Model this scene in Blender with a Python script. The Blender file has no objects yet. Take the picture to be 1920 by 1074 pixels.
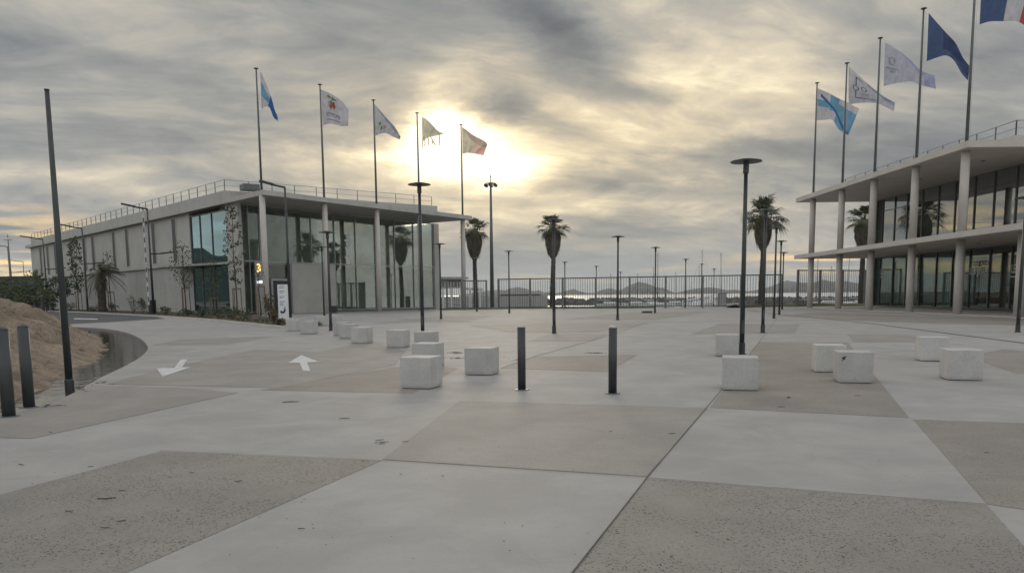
import bpy, bmesh, math, random
from mathutils import Vector, Matrix, noise
from mathutils.geometry import tessellate_polygon
R = math.radians
random.seed(7)
sc = bpy.context.scene
col = sc.collection

# ------------------------------------------------------------------ camera
EYE = 1.6
FPX = 1450.0
PITCH = math.atan(168.0 / FPX)
ROLL = R(0.6)
fw = Vector((0, math.cos(PITCH), -math.sin(PITCH)))
up0 = Vector((0, math.sin(PITCH), math.cos(PITCH)))
rt0 = Vector((1, 0, 0))
rt = rt0 * math.cos(ROLL) - up0 * math.sin(ROLL)
up = up0 * math.cos(ROLL) + rt0 * math.sin(ROLL)
cam_d = bpy.data.cameras.new('camera')
cam = bpy.data.objects.new('camera', cam_d)
col.objects.link(cam)
M3 = Matrix((rt, up, -fw)).transposed()
cam.matrix_world = Matrix.Translation((0, 0, EYE)) @ M3.to_4x4()
cam_d.sensor_width = 36
cam_d.lens = FPX / 1920 * 36
cam_d.shift_y = 183.0 / 1920
cam_d.clip_start = 0.1
cam_d.clip_end = 30000
sc.camera = cam

def ray(px, py):
    return rt * ((px - 960) / FPX) + up * ((720 - py) / FPX) + fw
def G(px, py, z=0.0):                       # the point of height z seen at that pixel
    d = ray(px, py)
    t = (z - EYE) / d.z
    return Vector((d.x * t, d.y * t, z))
def at(px, py, Y):                          # the point at forward distance Y
    d = ray(px, py)
    t = Y / d.y
    return Vector((d.x * t, Y, EYE + d.z * t))
def onplane(px, py, p0, n):
    d = ray(px, py); o = Vector((0, 0, EYE))
    t = (p0 - o).dot(n) / d.dot(n)
    return o + d * t

# ------------------------------------------------------------------ render
sc.view_settings.view_transform = 'Standard'
sc.view_settings.look = 'None'
sc.view_settings.gamma = 1
sc.view_settings.exposure = 0.28
sc.view_settings.use_curve_mapping = False
sc.cycles.max_bounces = 8
sc.cycles.transparent_max_bounces = 24
sc.cycles.diffuse_bounces = 3
sc.cycles.glossy_bounces = 3
sc.cycles.caustics_reflective = False
sc.cycles.caustics_refractive = False

# ------------------------------------------------------------------ sky
SUN_D = ray(862, 262).normalized()
SUN_EL = math.asin(SUN_D.z)
SUN_AZ = math.atan2(SUN_D.x, SUN_D.y)
world = bpy.data.worlds.new('World')
sc.world = world
world.use_nodes = True
wn = world.node_tree
wn.nodes.clear()
class NT:
    def __init__(s, t): s.t = t
    def n(s, typ, **kw):
        nd = s.t.nodes.new(typ)
        for k, v in kw.items(): setattr(nd, k, v)
        return nd
    def put(s, sock, v):
        if v is None: return
        if isinstance(v, bpy.types.NodeSocket): s.t.links.new(v, sock)
        else: sock.default_value = v
    def m(s, op, a, b=None, c=None, clamp=False):
        nd = s.n('ShaderNodeMath', operation=op); nd.use_clamp = clamp
        s.put(nd.inputs[0], a); s.put(nd.inputs[1], b); s.put(nd.inputs[2], c)
        return nd.outputs[0]
    def add(s, a, b): return s.m('ADD', a, b)
    def mul(s, a, b): return s.m('MULTIPLY', a, b)
    def sub(s, a, b): return s.m('SUBTRACT', a, b)
    def smooth(s, x, a, b, lo=0.0, hi=1.0):
        nd = s.n('ShaderNodeMapRange', interpolation_type='SMOOTHSTEP')
        s.put(nd.inputs['Value'], x)
        nd.inputs['From Min'].default_value = a; nd.inputs['From Max'].default_value = b
        nd.inputs['To Min'].default_value = lo; nd.inputs['To Max'].default_value = hi
        return nd.outputs[0]
    def noise(s, vec, scale, detail=4, rough=.55, dist=0, dim='3D'):
        nd = s.n('ShaderNodeTexNoise', noise_dimensions=dim)
        if vec is not None: s.put(nd.inputs['Vector'], vec)
        nd.inputs['Scale'].default_value = scale; nd.inputs['Detail'].default_value = detail
        nd.inputs['Roughness'].default_value = rough; nd.inputs['Distortion'].default_value = dist
        return nd.outputs['Fac'], nd.outputs['Color']
    def xyz(s, x, y, z):
        nd = s.n('ShaderNodeCombineXYZ')
        s.put(nd.inputs[0], x); s.put(nd.inputs[1], y); s.put(nd.inputs[2], z)
        return nd.outputs[0]
    def sep(s, v):
        nd = s.n('ShaderNodeSeparateXYZ'); s.put(nd.inputs[0], v); return nd.outputs
    def ramp(s, f, stops, interp='LINEAR'):
        nd = s.n('ShaderNodeValToRGB'); s.put(nd.inputs[0], f)
        cr = nd.color_ramp; cr.interpolation = interp
        while len(cr.elements) > 1: cr.elements.remove(cr.elements[-1])
        cr.elements[0].position = stops[0][0]; cr.elements[0].color = (*stops[0][1], 1)
        for p, c in stops[1:]:
            e = cr.elements.new(p); e.color = (*c, 1)
        return nd.outputs[0]
    def mix(s, f, a, b, mode='MIX'):
        nd = s.n('ShaderNodeMix', data_type='RGBA', blend_type=mode)
        s.put(nd.inputs[0], f)
        for i, v in ((6, a), (7, b)):
            if isinstance(v, tuple): v = (*v, 1) if len(v) == 3 else v
            s.put(nd.inputs[i], v)
        return nd.outputs[2]

W = NT(wn)
tc = W.n('ShaderNodeTexCoord').outputs['Generated']
dx, dy, dz = W.sep(tc)
az0 = W.m('ARCTAN2', dx, dy)
el0 = W.m('ARCSINE', dz)
# cloud layer seen in perspective: direction divided by its height
den = W.add(W.m('MAXIMUM', dz, 0.0), 0.20)
qx, qy = W.m('DIVIDE', dx, den), W.m('DIVIDE', dy, den)
# turn the layer so that its streaks run from upper left to lower right
ca, sa = math.cos(R(18)), math.sin(R(18))
ux = W.add(W.mul(qx, ca), W.mul(qy, sa)); uy = W.sub(W.mul(qy, ca), W.mul(qx, sa))
q = W.xyz(W.mul(ux, 0.75), W.mul(uy, 1.25), 0.0)
warp = W.noise(q, 0.9, 3, .5)[1]
wv = W.n('ShaderNodeVectorMath', operation='MULTIPLY_ADD')
W.put(wv.inputs[0], warp); wv.inputs[1].default_value = (0.75, 0.75, 0); W.put(wv.inputs[2], q)
q2 = wv.outputs[0]
n_big = W.noise(q2, 1.15, 4, .55)[0]
n_mid = W.noise(q2, 3.0, 6, .6)[0]
n_fine = W.noise(q2, 8.5, 6, .62)[0]
# hand-set features, edges broken up by the same noise
wob = W.sep(W.noise(W.xyz(W.mul(az0, 1.0), W.mul(el0, 1.9), 0.3), 9.0, 5, .6)[1])
az = W.add(az0, W.mul(W.sub(wob[0], .5), .10))
el = W.add(el0, W.mul(W.sub(wob[1], .5), .055))
def blob(px, py, rx, ry, rot=0.0, amp=1.0, power=1.0):
    d = ray(px, py).normalized()
    a0, e0 = math.atan2(d.x, d.y), math.asin(d.z)
    x, y = W.sub(az, a0), W.sub(el, e0)
    c, s_ = math.cos(R(rot)), math.sin(R(rot))
    u = W.m('DIVIDE', W.sub(W.mul(x, c), W.mul(y, s_)), rx / FPX)
    v = W.m('DIVIDE', W.add(W.mul(x, s_), W.mul(y, c)), ry / FPX)
    r2 = W.add(W.mul(u, u), W.mul(v, v))
    return W.mul(W.m('EXPONENT', W.mul(r2, -power)), amp)
L = W.add(W.mul(W.sub(n_big, .5), 1.0), W.add(W.mul(W.sub(n_mid, .5), .62), W.mul(W.sub(n_fine, .5), .32)))
fade = W.smooth(el0, 0.0, 0.12, 0.5, 1.0)
L = W.add(W.mul(L, fade), 0.42)
FEAT = [  # px, py, rx, ry, rotation, amount
    (840, 246, 78, 66, 20, .74), (900, 316, 105, 34, 12, .32), (845, 268, 235, 150, 8, .24), (800, 300, 420, 70, 0, .10),
    (1320, 170, 330, 130, -8, .17), (1480, 260, 200, 60, 0, .08), (1150, 300, 160, 60, 15, .12),
    (1060, 75, 130, 48, 33, -.30), (1190, 180, 110, 36, 25, -.14), (955, 205, 52, 34, 0, -.36), (1010, 30, 120, 40, 20, -.12),
    (1400, 286, 240, 24, -3, -.24), (1480, 320, 220, 30, 0, -.14), (1150, 335, 95, 20, 6, -.20), (1080, 262, 90, 22, 24, -.12),
    (1800, 130, 170, 170, 0, -.12), (620, 90, 260, 60, 12, -.08), (140, 110, 240, 45, 10, -.08), (230, 240, 260, 45, 14, -.10),
    (1150, 500, 520, 40, 0, -.10), (1250, 415, 400, 26, 0, -.04), (960, 400, 260, 30, 0, .08), (1120, 385, 200, 18, 0, .10),
    (420, 300, 300, 26, 4, .07), (120, 330, 200, 20, 0, .08), (1560, 380, 160, 30, 0, .10),
]
for f in FEAT: L = W.add(L, blob(*f))
cloud = W.ramp(L, [(0.0, (.125, .135, .152)), (.2, (.20, .212, .225)), (.38, (.295, .300, .295)), (.54, (.435, .41, .365)),
                   (.70, (.66, .595, .47)), (.84, (.95, .87, .66)), (1.0, (1.25, 1.20, 1.05))])
cloud = W.mix(W.m('MINIMUM', W.add(blob(870, 300, 420, 200, 0, .9), blob(1350, 250, 380, 160, 0, .5)), 1.0), cloud, W.mix(1.0, cloud, (1.06, .985, .86), 'MULTIPLY'))
cloud = W.mix(1.0, cloud, (1.005, 1.0, .985), 'MULTIPLY')
# low sky: blue grey haze near the horizon with a few sunset streaks
cloud = W.mix(W.mul(W.smooth(el0, 0.075, 0.0), .62), cloud, (.41, .425, .425))
warmn = W.noise(W.xyz(W.mul(az0, 5.0), W.mul(el0, 75.0), 0.0), 1.0, 3, .5)[0]
wl = W.mul(W.smooth(warmn, .46, .60), W.add(blob(20, 478, 170, 44, 0, 1.5), W.add(W.mul(blob(1110, 515, 140, 9), .5), blob(1590, 490, 150, 16))))
cloud = W.mix(W.m('MINIMUM', wl, 1.0), cloud, (1.15, .80, .36))
# clear evening sky opposite the sun
sky = W.n('ShaderNodeTexSky', sky_type='NISHITA', sun_disc=False)
sky.sun_elevation = SUN_EL
sky.sun_rotation = SUN_AZ
sky.air_density = 1.0; sky.dust_density = 0.6; sky.ozone_density = 1.5
back = W.smooth(dy, 0.80, 0.35)
lowback = W.smooth(dz, .95, .5)
clearness = W.mul(back, W.add(W.mul(W.smooth(W.add(n_big, W.mul(n_mid, .4)), .62, .86, 1.0, .25), 1.0), 0.0))
bg1 = W.n('ShaderNodeBackground'); W.put(bg1.inputs[0], cloud); bg1.inputs[1].default_value = 1.0
bg2 = W.n('ShaderNodeBackground'); W.put(bg2.inputs[0], sky.outputs[0]); bg2.inputs[1].default_value = 0.15
# a thin bright veil lies over that clear part, bluer toward the horizon
bg3 = W.n('ShaderNodeBackground'); W.put(bg3.inputs[0], W.mix(W.smooth(dz, 0.0, .6), (.70, .735, .74), (.80, .785, .76))); bg3.inputs[1].default_value = 1.25
ma = W.n('ShaderNodeMixShader'); ma.inputs[0].default_value = .72
wn.links.new(bg2.outputs[0], ma.inputs[1]); wn.links.new(bg3.outputs[0], ma.inputs[2])
mx = W.n('ShaderNodeMixShader'); W.put(mx.inputs[0], clearness)
wn.links.new(bg1.outputs[0], mx.inputs[1]); wn.links.new(ma.outputs[0], mx.inputs[2])
wo = W.n('ShaderNodeOutputWorld'); wn.links.new(mx.outputs[0], wo.inputs[0])

# ------------------------------------------------------------------ sun, veiled by cloud
sl = bpy.data.lights.new('sun', 'SUN')
sl.energy = 0.5; sl.angle = R(16); sl.color = (1.0, .86, .66)
sun = bpy.data.objects.new('sun', sl); col.objects.link(sun)
sun.rotation_euler = (-SUN_D).to_track_quat('-Z', 'Y').to_euler()

# ------------------------------------------------------------------ materials
MATS = {}
def mat(name, color, rough=.6, metal=0.0, var=.12, scale=3.0, bump=0.0, bscale=60.0, spec=.5, fine=0.0):
    if name in MATS: return MATS[name]
    m = bpy.data.materials.new(name); m.use_nodes = True
    t = m.node_tree; N = NT(t); b = t.nodes['Principled BSDF']
    co = N.n('ShaderNodeTexCoord').outputs['Object']
    geo = N.n('ShaderNodeNewGeometry').outputs['Position']
    f = N.noise(geo, scale, 5, .6)[0]
    k = N.smooth(f, .25, .75, 1 - var, 1 + var)
    if fine:
        f2 = N.noise(geo, scale * 14, 3, .6)[0]
        k = N.mul(k, N.smooth(f2, .3, .7, 1 - fine, 1 + fine))
    nd = N.n('ShaderNodeVectorMath', operation='SCALE'); nd.inputs[0].default_value = color; N.put(nd.inputs['Scale'], k)
    N.put(b.inputs['Base Color'], nd.outputs[0])
    b.inputs['Roughness'].default_value = rough; b.inputs['Metallic'].default_value = metal
    b.inputs['Specular IOR Level'].default_value = spec
    if bump:
        bp = N.n('ShaderNodeBump'); bp.inputs['Strength'].default_value = bump; bp.inputs['Distance'].default_value = .02
        N.put(bp.inputs['Height'], N.noise(geo, bscale, 4, .6)[0]); N.put(b.inputs['Normal'], bp.outputs[0])
    MATS[name] = m; return m

def paving(name, base, tint2, agg=0.0, pebble=(.045, .043, .040), bluish=.5):
    m = bpy.data.materials.new(name); m.use_nodes = True
    t = m.node_tree; N = NT(t); b = t.nodes['Principled BSDF']
    p = N.n('ShaderNodeNewGeometry').outputs['Position']
    f1 = N.noise(p, .16, 5, .55, .6)[0]
    f2 = N.noise(p, .9, 6, .65, .4)[0]
    c = N.mix(N.smooth(f1, .35, .68), base, tint2)
    c = N.mix(N.smooth(f2, .30, .75), N.mix(1.0, c, (.87, .87, .87), 'MULTIPLY'), N.mix(1.0, c, (1.09, 1.085, 1.07), 'MULTIPLY'))
    # drag marks of the trowel and small dark spots
    st = N.n('ShaderNodeMapping'); N.put(st.inputs[0], p); st.inputs['Rotation'].default_value = (0, 0, R(17)); st.inputs['Scale'].default_value = (.5, 4.5, 1)
    f3 = N.noise(st.outputs[0], 1.0, 5, .7)[0]
    c = N.mix(N.smooth(f3, .55, .78, 0, .22), c, N.mix(1.0, c, (.80, .80, .82), 'MULTIPLY'))
    f4 = N.noise(p, 26, 3, .6)[0]
    c = N.mix(N.smooth(f4, .45, .75, 0, .16 + agg * .3), c, N.mix(1.0, c, (.7, .7, .7), 'MULTIPLY'))
    sp = N.n('ShaderNodeTexVoronoi'); N.put(sp.inputs['Vector'], p); sp.inputs['Scale'].default_value = 1.1
    c = N.mix(N.smooth(sp.outputs['Distance'], .030, .012, 0, .7), c, (.07, .065, .06))
    f5 = N.noise(p, .55, 6, .7, 1.2)[0]
    c = N.mix(N.smooth(f5, .56, .70, 0, .18), c, N.mix(1.0, c, (.78, .765, .74), 'MULTIPLY'))
    f6 = N.noise(p, 1.7, 5, .7, .8)[0]
    c = N.mix(N.smooth(f6, .62, .74, 0, .22), c, N.mix(1.0, c, (1.22, 1.22, 1.21), 'MULTIPLY'))
    wq = N.n('ShaderNodeVectorMath', operation='MULTIPLY_ADD'); N.put(wq.inputs[0], N.noise(p, 1.1, 4, .6)[1]); wq.inputs[1].default_value = (.9, .9, 0); N.put(wq.inputs[2], p)
    ck = N.n('ShaderNodeTexVoronoi', feature='DISTANCE_TO_EDGE'); N.put(ck.inputs['Vector'], wq.outputs[0]); ck.inputs['Scale'].default_value = .16
    c = N.mix(N.mul(N.smooth(ck.outputs['Distance'], .0012, .0004, 0, .5), N.smooth(f1, .45, .6)), c, N.mix(1.0, c, (.6, .59, .57), 'MULTIPLY'))
    rgh = .62
    if agg:
        v = N.n('ShaderNodeTexVoronoi'); N.put(v.inputs['Vector'], p); v.inputs['Scale'].default_value = 62; v.inputs['Randomness'].default_value = 1
        cs = N.sep(v.outputs['Color'])
        patch = N.smooth(N.noise(p, 1.3, 4, .6)[0], .28, .56)
        on = N.mul(N.smooth(cs[0], .68, .71), N.smooth(v.outputs['Distance'], .46, .30))
        c = N.mix(N.mul(N.mul(on, patch), agg), c, pebble)
        v2 = N.n('ShaderNodeTexVoronoi'); N.put(v2.inputs['Vector'], p); v2.inputs['Scale'].default_value = 30
        cs2 = N.sep(v2.outputs['Color'])
        c = N.mix(N.mul(N.mul(N.mul(N.smooth(cs2[0], .86, .88), N.smooth(v2.outputs['Distance'], .40, .26)), N.smooth(N.noise(p, 2.6, 4, .6)[0], .46, .60)), agg * .9), c, pebble)
        on2 = N.mul(N.smooth(cs[1], .72, .75), N.smooth(v.outputs['Distance'], .45, .3))
        c = N.mix(N.mul(on2, agg * .55), c, N.mix(1.0, c, (1.35, 1.3, 1.2), 'MULTIPLY'))
    N.put(b.inputs['Base Color'], c)
    b.inputs['Roughness'].default_value = .68; b.inputs['Specular IOR Level'].default_value = .20
    bp = N.n('ShaderNodeBump'); bp.inputs['Strength'].default_value = .25 + agg * .3; bp.inputs['Distance'].default_value = .006
    N.put(bp.inputs['Height'], N.noise(p, 40 if agg else 18, 5, .65)[0]); N.put(b.inputs['Normal'], bp.outputs[0])
    MATS[name] = m; return m

def glass(name, tint, refl=.04, gain=1.0, rough=.008, gcol=(.93, .98, 1)):
    m = bpy.data.materials.new(name); m.use_nodes = True
    t = m.node_tree; t.nodes.clear(); N = NT(t)
    tr = N.n('ShaderNodeBsdfTransparent'); tr.inputs[0].default_value = (*tint, 1)
    gl = N.n('ShaderNodeBsdfGlossy'); gl.inputs['Roughness'].default_value = rough; gl.inputs[0].default_value = (*gcol, 1)
    p = N.n('ShaderNodeNewGeometry').outputs['Position']
    bp = N.n('ShaderNodeBump'); bp.inputs['Strength'].default_value = .02; bp.inputs['Distance'].default_value = .05
    N.put(bp.inputs['Height'], N.noise(p, .8, 2, .5)[0]); N.put(gl.inputs['Normal'], bp.outputs[0])
    fr = N.n('ShaderNodeFresnel'); fr.inputs[0].default_value = 1.5
    f = N.m('ADD', N.mul(fr.outputs[0], gain), refl, clamp=True)
    mx = N.n('ShaderNodeMixShader'); N.put(mx.inputs[0], f)
    t.links.new(tr.outputs[0], mx.inputs[1]); t.links.new(gl.outputs[0], mx.inputs[2])
    o = N.n('ShaderNodeOutputMaterial'); t.links.new(mx.outputs[0], o.inputs[0])
    MATS[name] = m; return m

def cloth(name, color, trans=.45):
    m = bpy.data.materials.new(name); m.use_nodes = True
    t = m.node_tree; t.nodes.clear(); N = NT(t)
    p = N.n('ShaderNodeNewGeometry').outputs['Position']
    k = N.smooth(N.noise(p, 2.2, 4, .6)[0], .3, .7, .86, 1.08)
    nd = N.n('ShaderNodeVectorMath', operation='SCALE'); nd.inputs[0].default_value = color; N.put(nd.inputs['Scale'], k)
    d = N.n('ShaderNodeBsdfDiffuse'); N.put(d.inputs[0], nd.outputs[0])
    tl = N.n('ShaderNodeBsdfTranslucent'); N.put(tl.inputs[0], nd.outputs[0])
    mx = N.n('ShaderNodeMixShader'); mx.inputs[0].default_value = trans
    t.links.new(d.outputs[0], mx.inputs[1]); t.links.new(tl.outputs[0], mx.inputs[2])
    o = N.n('ShaderNodeOutputMaterial'); t.links.new(mx.outputs[0], o.inputs[0])
    MATS[name] = m; return m

def emit(name, color, strength):
    m = bpy.data.materials.new(name); m.use_nodes = True
    b = m.node_tree.nodes['Principled BSDF']
    b.inputs['Base Color'].default_value = (*color, 1)
    b.inputs['Emission Color'].default_value = (*color, 1); b.inputs['Emission Strength'].default_value = strength
    MATS[name] = m; return m

concrete = paving('smooth_concrete', (.346, .342, .340), (.326, .319, .312))
agg_dark = paving('exposed_aggregate', (.250, .237, .222), (.272, .257, .240), 1.0)
agg_brown = paving('brown_aggregate', (.256, .237, .219), (.280, .259, .238), .55)
agg_light = paving('washed_concrete', (.282, .268, .256), (.296, .281, .267), .25)
cube_mat = mat('cast_concrete', (.445, .438, .425), .7, var=.10, scale=2.2, bump=.25, bscale=90, fine=.06)
def weather(m, sc_, streak, dark):
    N = NT(m.node_tree); b = m.node_tree.nodes['Principled BSDF']; old = b.inputs['Base Color'].links[0].from_socket
    p = N.n('ShaderNodeNewGeometry').outputs['Position']
    mp = N.n('ShaderNodeMapping'); N.put(mp.inputs[0], p); mp.inputs['Scale'].default_value = (sc_, sc_, sc_ * streak)
    f = N.noise(mp.outputs[0], 1.0, 6, .7)[0]
    c = N.mix(N.smooth(f, .50, .72, 0, dark), old, N.mix(1.0, old, (.55, .53, .50), 'MULTIPLY'))
    vo = N.n('ShaderNodeTexVoronoi'); N.put(vo.inputs['Vector'], p); vo.inputs['Scale'].default_value = sc_ * 3
    c = N.mix(N.smooth(vo.outputs['Distance'], .10, .05, 0, .55), c, (.12, .115, .11))
    N.put(b.inputs['Base Color'], c)
def per_object_tone(m, amt):
    N = NT(m.node_tree); b = m.node_tree.nodes['Principled BSDF']; old = b.inputs['Base Color'].links[0].from_socket
    r_ = N.n('ShaderNodeObjectInfo').outputs['Random']
    nd = N.n('ShaderNodeVectorMath', operation='SCALE'); N.put(nd.inputs[0], old); N.put(nd.inputs['Scale'], N.smooth(r_, 0, 1, 1 - amt, 1 + amt)); N.put(b.inputs['Base Color'], nd.outputs[0])
    # splash dirt with a ragged upper edge round the foot of each block
    z = N.sep(N.n('ShaderNodeTexCoord').outputs['Object'])[2]
    p = N.n('ShaderNodeNewGeometry').outputs['Position']
    lvl = N.add(z, N.mul(N.noise(p, 7, 5, .7)[0], -.16))
    N.put(b.inputs['Base Color'], N.mix(N.smooth(lvl, .02, -.06, 0, .30), nd.outputs[0], (.17, .16, .145)))
weather(cube_mat, 4.0, .25, .12); per_object_tone(cube_mat, .07)
wall_mat = mat('building_concrete', (.43, .42, .395), .75, var=.08, scale=.5, bump=.1, bscale=20, fine=.04)
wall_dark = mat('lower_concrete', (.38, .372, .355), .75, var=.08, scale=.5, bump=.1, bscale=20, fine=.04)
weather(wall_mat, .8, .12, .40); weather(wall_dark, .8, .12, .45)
pale_mat = mat('pale_concrete', (.50, .465, .43), .7, var=.08, scale=.6, fine=.04)
metal_dark = mat('dark_painted_metal', (.030, .034, .038), .42, var=.2, scale=4)
metal_grey = mat('grey_painted_metal', (.10, .11, .115), .45, var=.15, scale=3)
metal_char = mat('charcoal_painted_metal', (.042, .047, .051), .5, var=.2, scale=3)
metal_pale = mat('pale_painted_metal', (.42, .42, .41), .45, var=.1, scale=3)
steel = mat('galvanised_steel', (.33, .34, .34), .4, .6, var=.15, scale=5)
louver_mat = mat('louver_grey', (.06, .063, .063), .55, var=.15, scale=4)
asphalt = mat('asphalt', (.075, .077, .080), .85, var=.25, scale=1.2, bump=.4, bscale=60, fine=.2)
def worn_paint():
    m = mat('white_paint', (.58, .60, .61), .65, var=.14, scale=4, fine=.12); N = NT(m.node_tree); b = m.node_tree.nodes['Principled BSDF']
    old = b.inputs['Base Color'].links[0].from_socket; p = N.n('ShaderNodeNewGeometry').outputs['Position']
    w_ = N.m('MAXIMUM', N.smooth(N.noise(p, 9, 6, .75)[0], .52, .62), N.smooth(N.noise(p, 45, 4, .7)[0], .55, .64, 0, .8))
    N.put(b.inputs['Base Color'], N.mix(w_, old, (.31, .31, .30))); return m
white_paint = worn_paint()
sign_white = mat('sign_white', (.70, .72, .74), .4, var=.05)
sign_blue = mat('sign_blue', (.02, .03, .09), .4)
sign_orange = emit('sign_orange', (1.0, .50, .10), 4.0)
lamp_white = emit('lit_lamp', (.95, .97, 1.0), 2.2)
interior = mat('interior_wall', (.36, .38, .36), .8, var=.15, scale=.7)
inner_mat = mat('inner_partition', (.31, .33, .30), .8, var=.25, scale=.5)
interior_dark = mat('interior_dark', (.05, .058, .055), .7, var=.3, scale=.9)
soil = mat('earth', (.20, .135, .085), .95, var=.35, scale=.9, bump=.8, bscale=14, fine=.25)
mulch = mat('mulch', (.085, .060, .042), .95, var=.4, scale=3, bump=.8, bscale=30, fine=.3)
rock = mat('rock', (.105, .10, .093), .9, var=.4, scale=.5, bump=.5, bscale=6, fine=.2)
isl = mat('island_rock', (.085, .085, .08), .95, var=.3, scale=.012)
leaf = mat('leaf_green', (.045, .062, .028), .6, var=.45, scale=2.5)
leaf_lt = mat('leaf_light', (.060, .085, .030), .6, var=.4, scale=2.5)
frond = mat('palm_frond', (.062, .070, .032), .6, var=.4, scale=2.0)
frond_dead = mat('dead_frond', (.115, .098, .075), .9, var=.35, scale=3.0)
bark = mat('bark', (.065, .052, .040), .9, var=.3, scale=6, bump=.8, bscale=25)
wood = mat('stake_wood', (.16, .125, .085), .85, var=.25, scale=8)
grass = mat('grass_green', (.075, .085, .038), .9, var=.35, scale=1.5, bump=.5, bscale=30)
hull_white = mat('hull_white', (.60, .60, .58), .35, var=.06)
gl_front = glass('tinted_glass', (.88, .91, .88), .012, .42, gcol=(1, .99, .96))
gl_refl = glass('mirror_glass', (.30, .40, .38), .30, .9, gcol=(.64, .84, .90))
gl_right = glass('clear_glass', (.70, .84, .79), .30, 1.4)
gl_lower = glass('dark_clear_glass', (.64, .73, .70), .05, .85, gcol=(.96, 1, .99))
cl_white = cloth('white_cloth', (.54, .54, .59), .45)
cl_blue = cloth('blue_cloth', (.06, .14, .36), .40)
cl_sky = cloth('light_blue_cloth', (.17, .36, .52), .42)
cl_navy = cloth('navy_cloth', (.035, .085, .28), .35)
cl_red = cloth('red_cloth', (.38, .11, .11), .4)
cl_pink = cloth('pink_cloth', (.95, .68, .60), .80)
cl_orange = cloth('orange_print', (.50, .20, .12), .4)
cl_green = cloth('green_print', (.25, .36, .16), .4)
cl_ink = cloth('ink_print', (.10, .11, .16), .3)
cl_cream = cloth('cream_cloth', (.88, .82, .66), .80)
hair_dark = mat('feather_dark', (.06, .055, .05), .8)

def water_mat(name, color, rough, bscale, strength, stretch=(1, 1, 1), dist=.05):
    m = bpy.data.materials.new(name); m.use_nodes = True
    t = m.node_tree; N = NT(t); b = t.nodes['Principled BSDF']
    b.inputs['Base Color'].default_value = (*color, 1); b.inputs['Roughness'].default_value = rough
    b.inputs['IOR'].default_value = 1.33
    p = N.n('ShaderNodeNewGeometry').outputs['Position']
    mp = N.n('ShaderNodeMapping'); N.put(mp.inputs[0], p); mp.inputs['Scale'].default_value = stretch
    bp = N.n('ShaderNodeBump'); bp.inputs['Strength'].default_value = strength; bp.inputs['Distance'].default_value = dist
    N.put(bp.inputs['Height'], N.noise(mp.outputs[0], bscale, 4, .55)[0]); N.put(b.inputs['Normal'], bp.outputs[0])
    MATS[name] = m; return m
def sea_material():
    m = bpy.data.materials.new('sea_water'); m.use_nodes = True; t = m.node_tree; t.nodes.clear(); N = NT(t)
    p = N.n('ShaderNodeNewGeometry').outputs['Position']
    d = N.n('ShaderNodeBsdfDiffuse'); d.inputs[0].default_value = (.03, .045, .05, 1)
    g = N.n('ShaderNodeBsdfGlossy'); g.inputs[0].default_value = (.95, .96, .96, 1); g.inputs['Roughness'].default_value = .42
    bp = N.n('ShaderNodeBump'); bp.inputs['Strength'].default_value = .6; bp.inputs['Distance'].default_value = .3
    N.put(bp.inputs['Height'], N.noise(p, .5, 4, .6)[0]); N.put(g.inputs['Normal'], bp.outputs[0])
    mx_ = N.n('ShaderNodeMixShader'); mx_.inputs[0].default_value = .88
    t.links.new(d.outputs[0], mx_.inputs[1]); t.links.new(g.outputs[0], mx_.inputs[2])
    o = N.n('ShaderNodeOutputMaterial'); t.links.new(mx_.outputs[0], o.inputs[0]); return m
sea_mat = sea_material()
puddle_mat = water_mat('puddle_water', (.035, .030, .024), .03, 3.0, .16)

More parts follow.
